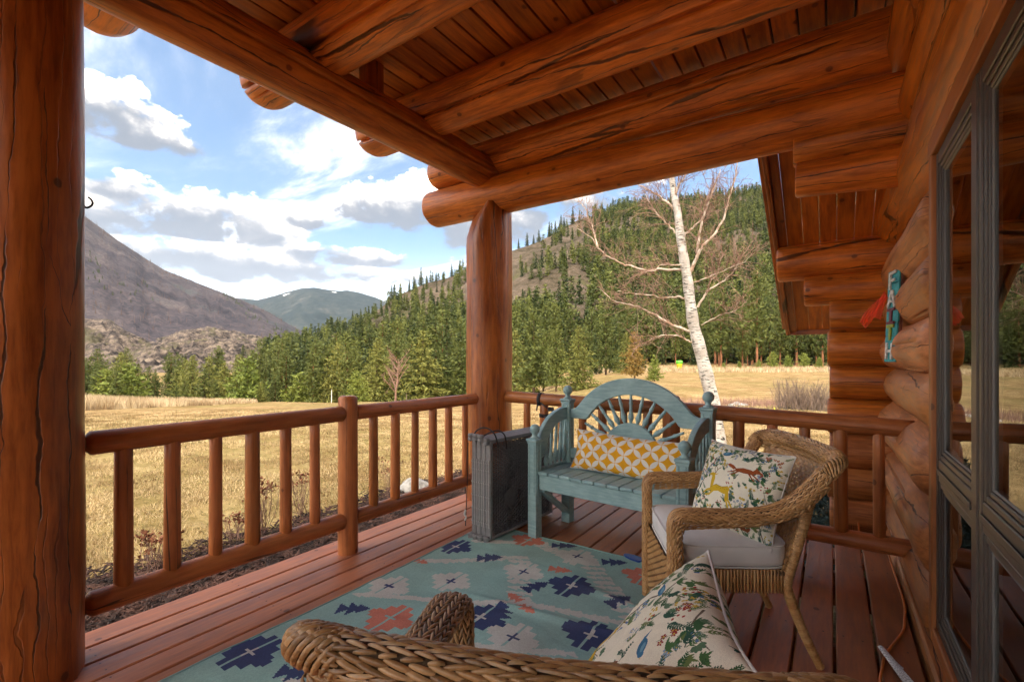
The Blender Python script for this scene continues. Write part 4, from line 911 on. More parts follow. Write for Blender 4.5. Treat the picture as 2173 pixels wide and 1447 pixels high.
def tall():
    r = np.random.RandomState(8); n = 26000; px = np.concatenate([r.uniform(20, 430, n * 3 // 4), r.uniform(380, 545, n // 4)]); u = (px - 1086) / 1000
    D = np.where(px < 430, r.uniform(24, 40, len(px)), r.uniform(30, 42, len(px))); lim = np.interp(px, [0, 175, 300, 430, 545], [22, 25, 29, 33, 37]); k = D > lim; D, u, px = D[k], u[k], px[k]
    x = D * (-SN + CS * u); y = D * (CS + SN * u); pp_ = np.stack([x, y, zg(x, y)], -1)
    H = np.interp(px, [0, 175, 300, 420, 545], [.95, .80, .58, .42, .30]) * r.uniform(.35, 1.25, len(px))
    blades('tall_grass', pp_, H, .030, H * r.uniform(.05, .45, len(px)), M['tall'], 'tall pale dry grass along the left edge of the meadow', 9)
    n = 6000; px = r.uniform(1040, 1760, n); u = (px - 1086) / 1000; D = r.uniform(60, 80, n); x = D * (-SN + CS * u); y = D * (CS + SN * u)
    blades('tall_grass', np.stack([x, y, zg(x, y)], -1), r.uniform(.2, .6, n), .05, r.uniform(.05, .3, n), M['tall'], 'pale dry grass along the far side of the right meadow', 10)
tall()
M['mulch'] = simple_noise_mat('bark_mulch', (.016, .009, .007), (.075, .036, .026), 7, .9, coord='Object', bump=.6, bd=.02)
def mulch():
    r = np.random.RandomState(15); nx, ny = 26, 140; xs = np.linspace(-5.7, -2.75, nx); ys = np.linspace(-3.5, 7.6, ny); X, Y = np.meshgrid(xs, ys, indexing='ij')
    edge = -4.9 - .02 * (Y - 2.5) ** 1 + .25 * fbm(np.stack([Y * 0, Y / .9, Y * 0], -1).reshape(-1, 3), 3, 4).reshape(X.shape)
    up = np.clip((X - edge) / .35, -.5, 1); Z = zg(X, Y) + .07 * up + .02 * fbm(np.stack([X / .12, Y / .12, 0 * X], -1).reshape(-1, 3), 3, 6).reshape(X.shape)
    tag(MB().add(np.stack([X, Y, Z], -1).reshape(-1, 3), grid_faces(nx, ny)).obj('mulch_bed', M['mulch']), kind='structure')
    n = 26000; x = r.uniform(-5.3, -2.8, n); y = r.uniform(-.5, 7.5, n); keep = x > -4.95 - .02 * (y - 2.5) + .25 * fbm(np.stack([0 * y, y / .9, 0 * y], -1), 3, 4) + .05 * r.randn(n); x, y = x[keep], y[keep]; n = len(x)
    z = zg(x, y) + .075 + .012 * r.rand(n); a = r.uniform(0, 6.28, n); l = r.uniform(.015, .055, n); w = r.uniform(.004, .011, n); t_ = r.uniform(-.5, .5, n)
    d = np.stack([np.cos(a) * np.cos(t_), np.sin(a) * np.cos(t_), np.sin(t_)], -1) * l[:, None]; s = np.stack([-np.sin(a), np.cos(a), .3 * r.randn(n)], -1) * w[:, None]; c = np.stack([x, y, z], -1); h = np.array([0, 0, .006])
    V = np.stack([c - d - s, c + d - s, c + d + s, c - d + s, c - d * .8 + h, c + d * .8 + h], 1).reshape(-1, 3); b = (np.arange(n) * 6)[:, None]
    F = np.concatenate([b + [0, 1, 5], b + [0, 5, 4], b + [2, 3, 4], b + [2, 4, 5], b + [1, 2, 5], b + [3, 0, 4]])
    tag(MB().add(V, F).obj('mulch_chips', M['mulch'], None, None, False), 'dark brown bark chips of the mulch bed along the porch', 'mulch', None, 'stuff')
mulch()
M['stone'] = simple_noise_mat('pale_stone', (.15, .135, .12), (.40, .375, .34), 7, .85, bump=.5, bd=.03)
def boulder(x, y, r0, label, seed, sq=.7, grp=None):
    bm = bmesh.new(); bmesh.ops.create_icosphere(bm, subdivisions=4, radius=1.0); V = np.array([v.co[:] for v in bm.verts]); F = np.array([[v.index for v in f.verts] for f in bm.faces]); bm.free()
    V = V * (1 + .35 * fbm(V * 1.3 + seed, 4, seed))[:, None] * np.array([r0 * 1.25, r0, r0 * sq]); z = float(zg(np.array([x]), np.array([y]))[0])
    tag(MB().add(V, F).obj('boulder', M['stone'], None, T(x, y, z + r0 * .35, seed)), label, 'boulder', grp)
b_ = at_z(880, 1026, -.42); boulder(b_[0], b_[1], .20, 'pale grey boulder on the mulch behind the railing', 3)
def dry_plant(px, py, h, label, seed, n=14):
    b = at_z(px, py, -.46); r = np.random.RandomState(seed); tw = MB(); hd = MB(); root = empty('dried_plant', T(b[0], b[1], -.5), label, 'plant')
    for i in range(n):
        a = r.uniform(0, 6.28); e = np.array([math.cos(a) * .20 * r.rand(), math.sin(a) * .20 * r.rand(), h * r.uniform(.6, 1.05)]); p = wig((r.randn() * .03, r.randn() * .03, -.05), e, 6, .012, seed * 31 + i)
        addall(tw, tube(p, np.linspace(.004, .002, 6), 4, False)); twigs(tw, p, 4, h * .3, .0018, seed * 57 + i, 1, .6, 0, .4)
        for k in range(10):
            o = e + r.randn(3) * [.035, .035, .010]; s = r.uniform(.006, .014); V = o + r.randn(4, 3) * s; hd.add(V, [[0, 1, 2], [0, 2, 3], [1, 3, 2], [0, 3, 1]])
    tag(tw.obj('stems', M['twig'], root), kind='stuff'); tag(hd.obj('seed_heads', M['rust'], root, None, False), kind='stuff')
M['rust'] = simple_noise_mat('dry_seed_heads', (.10, .035, .018), (.24, .095, .045), 20, .9)
dry_plant(560, 1120, .52, 'dried reddish flower stems behind the railing, left of the short newel post', 1, 16)
dry_plant(640, 1085, .46, 'dried flower heads close behind the short newel post', 2, 14)
dry_plant(330, 1200, .30, 'low dried twiggy plant in the mulch near the hook post', 3, 16)
dry_plant(830, 1045, .52, 'thin bare stems in the mulch beside the pale boulder', 4, 10)
dry_plant(500, 1140, .26, 'low dead plant in the middle of the mulch bed', 5, 14)

# ---------------------------------------------------------------- air
hm = bpy.data.materials.new('haze_air'); hm.use_nodes = True; t = NT(hm.node_tree); hm.node_tree.nodes.clear(); ho = t.n.new('ShaderNodeOutputMaterial'); pv = t.n.new('ShaderNodeVolumePrincipled')
pv.inputs['Color'].default_value = (.74, .84, 1.0, 1); pv.inputs['Density'].default_value = 3.0e-5; pv.inputs['Anisotropy'].default_value = .2; t.l.new(pv.outputs[0], ho.inputs['Volume'])
tag(MB().add(*box((0, 0, 940), (26000, 26000, 2700))).obj('haze', hm, None, None, False), kind='stuff')
# ---------------------------------------------------------------- prints drawn into fine colour grids
class Art:
    def __init__(s, n, m, bg): s.n, s.m = n, m; s.a = np.ones((n, m, 3)) * np.array(bg); s.rs = np.random.RandomState(4)
    def _reg(s, x0, x1, y0, y1):
        i0, i1 = max(0, int(x0 * s.n) - 1), min(s.n, int(x1 * s.n) + 2); j0, j1 = max(0, int(y0 * s.n) - 1), min(s.m, int(y1 * s.n) + 2)
        if i0 >= i1 or j0 >= j1: return None
        X, Y = np.meshgrid((np.arange(i0, i1) + .5) / s.n, (np.arange(j0, j1) + .5) / s.n, indexing='ij'); return i0, i1, j0, j1, X, Y
    def put(s, reg, mask, col): i0, i1, j0, j1, X, Y = reg; s.a[i0:i1, j0:j1][mask] = col
    def ell(s, cx, cy, a, b, ang, col):
        r = max(a, b); g = s._reg(cx - r, cx + r, cy - r, cy + r)
        if g is None: return
        c, q = math.cos(ang), math.sin(ang); dx, dy = g[4] - cx, g[5] - cy; s.put(g, ((dx * c + dy * q) / a) ** 2 + ((-dx * q + dy * c) / b) ** 2 < 1, col)
    def leaf(s, x, y, l, w, ang, col):
        g = s._reg(x - l, x + l, y - l, y + l)
        if g is None: return
        c, q = math.cos(ang), math.sin(ang); dx, dy = g[4] - x, g[5] - y; t = (dx * c + dy * q) / l; v = -dx * q + dy * c
        s.put(g, (t > 0) & (t < 1) & (np.abs(v) < w * np.sin(np.pi * np.clip(t, 0, 1)) ** .8), col)
    def line(s, pts, w, col, w2=None):
        pts = np.asarray(pts, float); n = max(2, int(np.sum(np.hypot(*np.diff(pts, axis=0).T)) / (.004)))
        t = np.linspace(0, len(pts) - 1, n); xs = np.interp(t, range(len(pts)), pts[:, 0]); ys = np.interp(t, range(len(pts)), pts[:, 1])
        for k in range(n):
            r = w + ((w2 if w2 is not None else w) - w) * k / n; s.ell(xs[k], ys[k], r, r, 0, col)
    def poly(s, pts, col):
        pts = np.asarray(pts, float); g = s._reg(pts[:, 0].min(), pts[:, 0].max(), pts[:, 1].min(), pts[:, 1].max())
        if g is None: return
        X, Y = g[4], g[5]; ins = np.zeros(X.shape, bool); n = len(pts)
        for i in range(n):
            x0, y0 = pts[i]; x1, y1 = pts[(i + 1) % n]
            if y0 == y1: continue
            ins ^= ((Y > y0) != (Y > y1)) & (X < (x1 - x0) * (Y - y0) / (y1 - y0) + x0)
        s.put(g, ins, col)
GRN = [(.045, .115, .045), (.075, .16, .055), (.10, .18, .10), (.03, .09, .06), (.14, .19, .06)]
def frond(A, x, y, L, ang, n, col, lw=.010, ll=.045, curve=.4):
    p = [(x, y)]; a = ang
    for k in range(n): a += curve / n; p.append((p[-1][0] + L / n * math.cos(a), p[-1][1] + L / n * math.sin(a)))
    A.line(p, .0022, col)
    for k in range(1, n + 1):
        f = 1 - .55 * k / n
        for s_ in (-1, 1): A.leaf(p[k][0], p[k][1], ll * f, lw * f, math.atan2(p[k][1] - p[k - 1][1], p[k][0] - p[k - 1][0]) + s_ * .75, col)
def flower(A, x, y, r, col, n=5):
    for k in range(n): A.ell(x + r * math.cos(k * 6.283 / n), y + r * math.sin(k * 6.283 / n), r * .62, r * .5, k * 6.283 / n, col)
    A.ell(x, y, r * .45, r * .45, 0, (.65, .45, .08))
def deer(A, x, y, s, f=1):
    Y = (.62, .40, .025); D = (.20, .11, .02); q = lambda pts: [(x + f * a * s, y + b * s) for a, b in pts]
    A.poly(q([(-.28, .02), (-.10, .13), (.10, .10), (.30, .16), (.38, .08), (.34, -.06), (.22, -.10), (.0, -.06), (-.20, -.12), (-.30, -.08)]), Y)
    A.poly(q([(-.30, -.06), (-.20, .10), (-.20, .30), (-.24, .40), (-.32, .38), (-.34, .20)]), Y)
    A.poly(q([(-.20, .44), (-.26, .34), (-.44, .36), (-.46, .40), (-.34, .46)]), Y); A.poly(q([(-.22, .42), (-.12, .47), (-.18, .40)]), Y)
    for pts in ([(-.24, -.06), (-.42, -.12), (-.56, -.24)], [(-.18, -.08), (-.30, -.24), (-.48, -.28)], [(.32, .02), (.36, -.22), (.52, -.42), (.66, -.50)], [(.30, -.04), (.30, -.24), (.40, -.44), (.48, -.54)]):
        A.line(q(pts), .040 * s, Y, .016 * s); A.line(q(pts[-2:])[1:] * 2, .020 * s, D)
    A.line(q([(-.24, .46), (-.20, .58), (-.10, .66)]), .012 * s, D); A.line(q([(-.20, .56), (-.26, .66)]), .010 * s, D); A.line(q([(-.26, .46), (-.32, .58), (-.30, .68)]), .010 * s, D)
    A.line(q([(.36, .14), (.42, .20)]), .022 * s, Y)
    for k in range(6): A.ell(x + f * (-.05 + .07 * k) * s, y + (.04 + .03 * (k % 2)) * s, .012 * s, .012 * s, 0, D)
    A.line(q([(-.28, .0), (-.10, .12), (.12, .09), (.30, .15)]), .006 * s, D)
def fox(A, x, y, s, f=1):
    C = (.30, .075, .022); D = (.09, .025, .012); q = lambda pts: [(x + f * a * s, y + b * s) for a, b in pts]
    A.poly(q([(-.35, .0), (-.1, .10), (.2, .10), (.36, .04), (.30, -.08), (.0, -.10), (-.3, -.10)]), C)
    A.poly(q([(.26, .06), (.34, .18), (.36, .26), (.42, .18), (.52, .12), (.62, .04), (.44, .0), (.32, -.04)]), C)
    A.poly(q([(-.32, .02), (-.46, .12), (-.64, .16), (-.72, .08), (-.58, .02), (-.40, -.06)]), C)
    for pts in ([(.26, -.04), (.42, -.14), (.60, -.24)], [(.18, -.06), (.30, -.20), (.44, -.30)], [(-.28, -.06), (-.44, -.16), (-.62, -.22)], [(-.2, -.08), (-.36, -.24), (-.5, -.28)]): A.line(q(pts), .034 * s, C, .014 * s)
    A.line(q([(-.3, -.08), (0, -.1), (.28, -.07)]), .010 * s, D); A.ell(x + f * .46 * s, y + .10 * s, .014 * s, .014 * s, 0, D)
def squirrel(A, x, y, s):
    C = (.21, .062, .022); q = lambda pts: [(x + a * s, y + b * s) for a, b in pts]
    A.poly(q([(-.14, -.3), (-.16, .0), (-.10, .18), (.0, .20), (.08, .06), (.20, -.10), (.22, -.3)]), C); A.ell(x - .04 * s, y + .28 * s, .12 * s, .14 * s, .3, C)
    A.poly(q([(-.1, .36), (-.06, .56), (.0, .62), (.04, .5), (.02, .34)]), C); A.line(q([(-.1, .1), (-.26, .04), (-.30, .12)]), .035 * s, C)
    A.poly(q([(.14, -.2), (.30, -.02), (.46, .06), (.50, .0), (.42, -.2), (.26, -.34)]), C)
    for k in range(4): A.ell(x + (-.03 + .02 * k) * s, y + (.02 - .08 * k) * s, .016 * s, .02 * s, 0, (.42, .16, .05))
def bird(A, x, y, s, f=1):
    C = (.045, .15, .27); q = lambda pts: [(x + f * a * s, y + b * s) for a, b in pts]
    A.ell(x, y, .5 * s, .3 * s, -.3 * f, C); A.ell(x + f * .42 * s, y - .12 * s, .2 * s, .18 * s, 0, (.06, .19, .33)); A.poly(q([(-.3, .1), (-.75, .62), (-.6, .15), (-.4, -.05)]), C); A.ell(x + f * .1 * s, y + .05 * s, .28 * s, .12 * s, -.5 * f, (.16, .33, .45))
    A.poly(q([(.58, -.16), (.76, -.2), (.58, -.22)]), (.6, .4, .05))
def woodland(n, seed, flip=1):
    A = Art(n, n, (.80, .745, .60)); r = np.random.RandomState(seed)
    br = (.16, .12, .085)
    # branching shrub up the left side
    A.line([(.13, .02), (.14, .18), (.12, .34), (.20, .50), (.24, .66), (.34, .80), (.47, .90)], .010, br, .004); A.line([(.20, .50), (.10, .62), (.09, .78), (.05, .90)], .006, br, .003); A.line([(.34, .80), (.30, .92)], .004, br); A.line([(.13, .26), (.26, .36), (.34, .40)], .005, br, .002)
    A.line([(.60, .96), (.72, .90), (.86, .93)], .005, br, .002); A.line([(.95, .05), (.90, .22), (.94, .42), (.88, .56)], .005, br, .002)
    for (x, y) in ((.30, .36), (.34, .42), (.06, .60), (.12, .72), (.05, .82), (.10, .88), (.26, .60), (.30, .70), (.22, .76), (.40, .86), (.48, .92), (.36, .92), (.17, .42), (.22, .55), (.08, .40), (.72, .94), (.82, .90), (.92, .34), (.88, .20), (.93, .50)):
        a = r.uniform(0, 6.28); c = GRN[r.randint(5)]
        for k in range(5): A.leaf(x, y, .034, .0105, a + (k - 2) * .62, c)
    busy = [(.42, .46, .15), (.66, .72, .11)]
    for i in range(330):
        x, y = r.rand(2)
        if any(math.hypot(x - a, y - b) < c for a, b, c in busy): continue
        k = r.randint(6); a = r.uniform(.2, 2.9)
        if k < 3: frond(A, x, y, r.uniform(.045, .085), a, 6, GRN[r.randint(5)], .0046, .024, r.uniform(-.8, .8))
        elif k == 3:
            c = GRN[r.randint(5)]
            for q_ in range(7): A.leaf(x, y, r.uniform(.03, .06), .0055, a + (q_ - 3) * .33, c)
        elif k == 4:
            c = [(.30, .035, .03), (.10, .20, .40), (.55, .38, .06), (.24, .34, .46)][r.randint(4)]
            for q_ in range(5): flower(A, x + r.randn() * .022, y + r.randn() * .022, .009, c)
            A.line([(x, y), (x - .01, y - .06)], .0018, GRN[1])
        else:
            c = [(.36, .04, .03), (.58, .40, .06), (.10, .18, .34)][r.randint(3)]
            for q_ in range(6): A.ell(x + r.randn() * .02, y + r.randn() * .02, .007, .007, 0, c)
    for x, y, a in ((.12, .95, -.6), (.80, .86, 2.5), (.62, .82, .4), (.28, .16, 1.2), (.55, .12, 1.8), (.88, .70, 2.2), (.60, .34, 1.4), (.80, .42, 1.6), (.40, .74, 1.9), (.76, .30, 1.2)): frond(A, x, y, .12, a, 9, GRN[3 if x > .5 else 0], .006, .034, .5)
    return A, r
def print_one():
    A, r = woodland(400, 3); deer(A, .44, .44, .36, 1); fox(A, .66, .71, .27, 1); bird(A, .41, .86, .09, -1); bird(A, .14, .50, .06, 1); A.ell(.45, .02, .07, .05, 0, (.42, .30, .06)); squirrel(A, .76, .14, .15); return A.a
def print_two():
    A, r = woodland(400, 8); deer(A, .30, .33, .36, 1); squirrel(A, .60, .36, .34); bird(A, .66, .70, .085, 1); flower(A, .76, .54, .02, (.06, .16, .36), 7); flower(A, .86, .50, .02, (.06, .16, .36), 7); flower(A, .80, .40, .013, (.30, .42, .55)); bird(A, .30, .80, .07, 1); return A.a
def petals():
    n, m = 640, 220; A = np.zeros((n, m, 3)); X, Y = np.meshgrid((np.arange(n) + .5) / n * .86, (np.arange(m) + .5) / n * .86, indexing='ij')
    a = .084; p = (X + Y) / math.sqrt(2) / a + .2; q_ = (Y - X) / math.sqrt(2) / a + .4; cnt = 0
    fp, fq = p - np.floor(p), q_ - np.floor(q_)
    for i in (-1, 0, 1):
        for j in (-1, 0, 1): cnt = cnt + (((fp - .5 - i) ** 2 + (fq - .5 - j) ** 2) < .485 ** 1 * 1.0)
    A[:] = (.76, .36, .018); A[cnt >= 2] = (.80, .74, .66); return A
def pillow(name, w, h, thick, art, W_, label, cat, seed=1, nx=None, ny=None, sag=0.0, group=None):
    """sewn pillow in local X (width), Z (height), Y (thickness, front at -Y) with the print on both faces"""
    nx, ny = art.shape[0] + 1, art.shape[1] + 1; a = np.linspace(-1, 1, nx); b = np.linspace(-1, 1, ny); A, B = np.meshgrid(a, b, indexing='ij')
    pr = np.stack([A * 1.6 + seed, B * 1.6, 0 * A], -1).reshape(-1, 3); wr = fbm(pr * np.array([1.2, 1.2, 1]), 4, seed).reshape(A.shape)
    t = ((1 - np.abs(A) ** 2.6).clip(0) * (1 - np.abs(B) ** 2.6).clip(0)) ** .5; t = t * (1 + .16 * wr) + .03 * fbm(pr * 5, 2, seed + 3).reshape(A.shape) * (1 - t) * 2 * (1 - np.maximum(np.abs(A), np.abs(B)) ** 8)
    X = A * w / 2 * (1 - .075 * (1 - B ** 2) * np.abs(A) ** 3) ; Z = B * h / 2 * (1 - .085 * (1 - A ** 2) * np.abs(B) ** 3)
    Z = Z - sag * np.exp(-(A * 2.5) ** 2) * (B > 0) * B; d = thick / 2 * t
    bend = .012 * np.sin(A * 2.1 + seed)
    root = None; V0 = np.stack([X, -d + bend, Z], -1).reshape(-1, 3); F0 = grid_faces(nx, ny)
    i2 = np.arange(0, nx, 8); j2 = np.arange(0, ny, 8); i2[-1] = nx - 1; j2[-1] = ny - 1
    mb = MB().add(V0, F0); V1 = np.stack([X, d + bend, Z], -1).reshape(-1, 3); s3 = F0[:, ::-1].copy(); mb.add(V1, s3)
    me = mb.mesh(name, M['print']); c = np.concatenate([art.reshape(nx - 1, ny - 1, 3), art[::-1].reshape(nx - 1, ny - 1, 3)])
    cols = np.repeat(np.concatenate([art.reshape(-1, 3), art.reshape(-1, 3)]), 4, 0); set_color(me, 'print', cols, 'CORNER')
    o = link(bpy.data.objects.new(name, me), W_); tag(o, label, cat, group)
    e = np.concatenate([np.arange(0, nx) * ny, (nx - 1) * ny + np.arange(1, ny), (np.arange(nx - 2, -1, -1)) * ny + ny - 1, np.arange(ny - 2, 0, -1)])[::6]; pe = V0[e]; pe = np.concatenate([pe, pe[:1]])
    sm = addall(MB(), tube(pe, .0032, 5, False)).obj('seam', M['cushion'], o, W_)
    return o
def axes(o, x, z):
    """matrix from an origin, a local X direction and an approximate local Z direction"""
    x = Vector(x).normalized(); z = Vector(z); z = (z - x * z.dot(x)).normalized(); y = z.cross(x)
    m = Matrix((x, y, z)).transposed().to_4x4(); m.translation = Vector(o); return m

# ---------------------------------------------------------------- rug
def rug():
    x0, x1, y0, y1 = -2.135, -.615, .70, 2.845; c = .0062; nx, ny = int((x1 - x0) / c), int((y1 - y0) / c)
    TEAL, NAVY, WH, CO = (.29, .455, .415), (.050, .066, .15), (.54, .53, .48), (.58, .200, .138)
    a = np.ones((nx, ny, 3)) * TEAL
    X, Y = np.meshgrid(x0 + (np.arange(nx) + .5) * c, y0 + (np.arange(ny) + .5) * c, indexing='ij')
    def cross(cx, cy, col, s, cen, stripe=True):
        dx, dy = X - cx, Y - cy; st = .039 * s; k = (np.floor(np.abs(dx) / st) + np.floor(np.abs(dy) / st)); m_ = (k <= 2) | ((np.abs(dy) < st * .5) & (np.abs(dx) < st * 3.4)) 
        gap = ((np.abs(dx) < .0062) & (np.abs(dy) > .03 * s)); a[m_ & ~(gap if stripe else False)] = col
        a[(np.abs(dx) < .034 * s) & (np.abs(dy) < .007) | (np.abs(dy) < .034 * s) & (np.abs(dx) < .007)] = cen
    def arrow(cx, cy, col, s, ang=0.0):
        ca, sa = math.cos(ang), math.sin(ang); dx = (X - cx) * ca + (Y - cy) * sa; dy = -(X - cx) * sa + (Y - cy) * ca
        for o, w in ((-.050, .045), (0.0, .055), (.045, .040)):
            t = (dx - o * s) / (.06 * s); a[(t > 0) & (t < 1) & (np.abs(dy) < w * s * (1 - np.floor(t * 5) / 5))] = col
    def zig(p0, p1, n):
        for i in range(n):
            f = i / (n - 1); cx, cy = p0[0] + (p1[0] - p0[0]) * f, p0[1] + (p1[1] - p0[1]) * f
            for ox, oy in ((0, 0), (.040, .018), (-.040, -.018)):
                dx, dy = X - cx - ox * (1 if i % 2 else .7), Y - cy - oy; a[(np.abs(dx) + np.floor(np.abs(dy) / .0062) * .0062 * 1.1 < .031) & (dy > -.008)] = WH
    for (px_, py_, L) in (((-2.06), 2.02, 9), ):
        pass
    for p, q_, n_ in (((-2.06, 2.10), (-1.62, 2.46), 11), ((-1.62, 2.46), (-1.34, 2.05), 9), ((-1.62, 2.72), (-1.28, 2.60), 8), ((-1.22, 2.62), (-.80, 2.20), 11), ((-1.32, 2.02), (-.86, 2.12), 8), ((-2.05, 1.62), (-1.52, 1.86), 11), ((-1.52, 1.86), (-1.30, 2.02), 5), ((-2.05, 1.30), (-1.55, .92), 11), ((-1.55, .92), (-1.1, 1.2), 9), ((-1.35, 1.55), (-.95, 1.75), 8), ((-1.62, 1.40), (-1.30, 1.58), 7), ((-1.98, 2.52), (-1.64, 2.74), 8)): zig(p, q_, n_)
    for p in ((-2.04, 1.03), (-1.40, 1.79), (-1.44, 1.05)): cross(*p, NAVY, 1.06, WH)
    cross(-2.06, 2.37, NAVY, .92, WH); cross(-1.19, 2.325, NAVY, 1.06, WH); cross(-.905, 1.96, NAVY, 1.06, WH)
    for p in ((-2.01, 1.757), (-1.772, 1.998), (-1.502, 2.323), (-1.327, 2.673), (-1.18, 1.742), (-.9, 1.45), (-1.6, .8)): cross(*p, WH, 1.0, NAVY)
    for p in ((-1.765, 1.543), (-1.733, 2.745), (-.90, 2.66), (-1.1, 1.35)): cross(*p, CO, 1.0, TEAL)
    for x_, y_, g_ in ((-1.779, 1.056, .5), (-2.003, 1.49, .6), (-1.794, 2.345, .6), (-1.358, 2.194, 1.2), (-1.333, 1.878, 2.2), (-.918, 2.294, 1.2), (-1.135, 2.72, .5), (-1.50, 2.775, .5), (-1.98, 1.30, .4)): arrow(x_, y_, NAVY, 1.0, g_)
    arrow(-1.36, 2.05, CO, .7, 2.8); arrow(-1.27, 1.99, CO, .7, -.35); arrow(-1.355, 2.449, CO, .9, .3); arrow(-2.10, 2.08, CO, .6, 0)
    a *= (1 + .10 * fbm(np.stack([X / .002, Y / .004, 0 * X], -1).reshape(-1, 3), 1, 3).reshape(X.shape))[..., None]
    dirt = np.clip(fbm(np.stack([X / .35, Y / .35, 0 * X], -1).reshape(-1, 3), 4, 8).reshape(X.shape), 0, 1)[..., None]; a = a * (1 - .35 * dirt) + np.array([.16, .13, .09]) * .35 * dirt
    gx_, gy_ = np.meshgrid(x0 + np.arange(nx + 1) * c, y0 + np.arange(ny + 1) * c, indexing='ij')
    p = np.stack([gx_, gy_, 0 * gx_], -1).reshape(-1, 3)
    Z = .007 + .013 * np.clip(fbm(p / np.array([.45, .22, 1]), 3, 12).reshape(gx_.shape), 0, 1); Z = Z + .016 * np.exp(-((gy_ - 2.36 + .18 * (gx_ + 1.2)) / .035) ** 2) * np.clip((gx_ + 1.25) / .3, 0, 1) + .012 * np.exp(-((gy_ - 1.98 - .12 * (gx_ + 1.2)) / .03) ** 2) * np.clip((gx_ + 1.7) / .3, 0, 1)
    ed = np.minimum.reduce([gx_ - x0, x1 - gx_, gy_ - y0, y1 - gy_]); gx2 = gx_ + .012 * fbm(p / .3, 2, 4).reshape(gx_.shape); gy2 = gy_ + .014 * fbm(p / .35, 2, 5).reshape(gx_.shape)
    kx = np.clip((gx_ + .95) / .33, 0, 1); gy2 = gy2 - .08 * kx ** 2 * np.clip((gy_ - 2.3) / .5, 0, 1)
    V = np.stack([gx2, gy2, Z], -1).reshape(-1, 3); mb = MB().add(V, grid_faces(nx + 1, ny + 1)); me = mb.mesh('rug', M['rug']); set_color(me, 'print', np.repeat(a.reshape(-1, 3), 4, 0), 'CORNER')
    tag(link(bpy.data.objects.new('rug', me)), 'teal woven rug with navy, white and coral stepped crosses on the deck', 'rug')
    o = bpy.data.objects['rug']; e = np.concatenate([np.arange(0, nx + 1) * (ny + 1), nx * (ny + 1) + np.arange(1, ny + 1), np.arange(nx - 1, -1, -1) * (ny + 1) + ny, np.arange(ny - 1, 0, -1)])[::5]
    pe = V[e]; addall(MB(), tube(np.concatenate([pe, pe[:1]]), .0045, 5, False)).obj('binding', M['bind'], o, T(0, 0, 0))
M['bind'] = fabric('rug_binding', (.22, .38, .35))
rug()

# ---------------------------------------------------------------- wicker chair
class Sweep:
    """closed rounded section carried along a path; used as a core and as the ground for woven strands"""
    def __init__(s, pts, a, b, side=None, n=80):
        pts = np.asarray(pts, float); seg = np.hypot(np.hypot(*np.diff(pts[:, :2], axis=0).T), np.diff(pts[:, 2])); u = np.concatenate([[0], np.cumsum(seg)])
        # smooth by resampling a Catmull-Rom through the points
        P_ = np.vstack([2 * pts[0] - pts[1], pts, 2 * pts[-1] - pts[-2]]); q = []
        for i in range(1, len(P_) - 2):
            t = np.linspace(0, 1, 12, endpoint=False)[:, None]; p0, p1, p2, p3 = P_[i - 1:i + 3]
            q.append(.5 * ((2 * p1) + (-p0 + p2) * t + (2 * p0 - 5 * p1 + 4 * p2 - p3) * t ** 2 + (-p0 + 3 * p1 - 3 * p2 + p3) * t ** 3))
        q = np.vstack(q + [pts[-1:]]); d = np.concatenate([[0], np.cumsum(np.linalg.norm(np.diff(q, axis=0), axis=1))]); s.L = d[-1]
        w = np.linspace(0, s.L, n); s.p = np.stack([np.interp(w, d, q[:, k]) for k in range(3)], -1); s.t = np.gradient(s.p, axis=0); s.t /= np.linalg.norm(s.t, axis=1)[:, None]
        if side is None: s.t, s.b, s.n = frames(s.p)
        else:
            sd_ = np.array([side(x) for x in s.p]) if callable(side) else np.tile(side, (n, 1)); s.b = sd_ - s.t * np.sum(sd_ * s.t, 1)[:, None]; s.b /= np.linalg.norm(s.b, axis=1)[:, None]; s.n = np.cross(s.b, s.t)
        s.w = w; s.a = np.interp(w / s.L, np.linspace(0, 1, len(np.atleast_1d(a))), np.atleast_1d(a)); s.bb = np.interp(w / s.L, np.linspace(0, 1, len(np.atleast_1d(b))), np.atleast_1d(b))
    def at(s, S_, TH, h):
        f = lambda arr: np.stack([np.interp(S_, s.w, arr[:, k]) for k in range(3)], -1); a = np.interp(S_, s.w, s.a); b = np.interp(S_, s.w, s.bb)
        c, q = np.cos(TH), np.sin(TH); e = .88
        X = np.sign(c) * np.abs(c) ** e * a; Y = np.sign(q) * np.abs(q) ** e * b
        nx, ny = c / a, q / b; l = np.sqrt(nx ** 2 + ny ** 2) + 1e-9; nx, ny = nx / l, ny / l
        B, N = f(s.b), f(s.n); return f(s.p) + B * (X + h * nx)[..., None] + N * (Y + h * ny)[..., None]
    def core(s, k=1.0, n=14):
        th = np.linspace(0, 2 * np.pi, n, endpoint=False); S_, TH = np.meshgrid(s.w, th, indexing='ij'); V = s.at(S_.ravel(), TH.ravel(), np.full(S_.size, -.004 * k)); return V, grid_faces(len(s.w), n, wrapv=True)
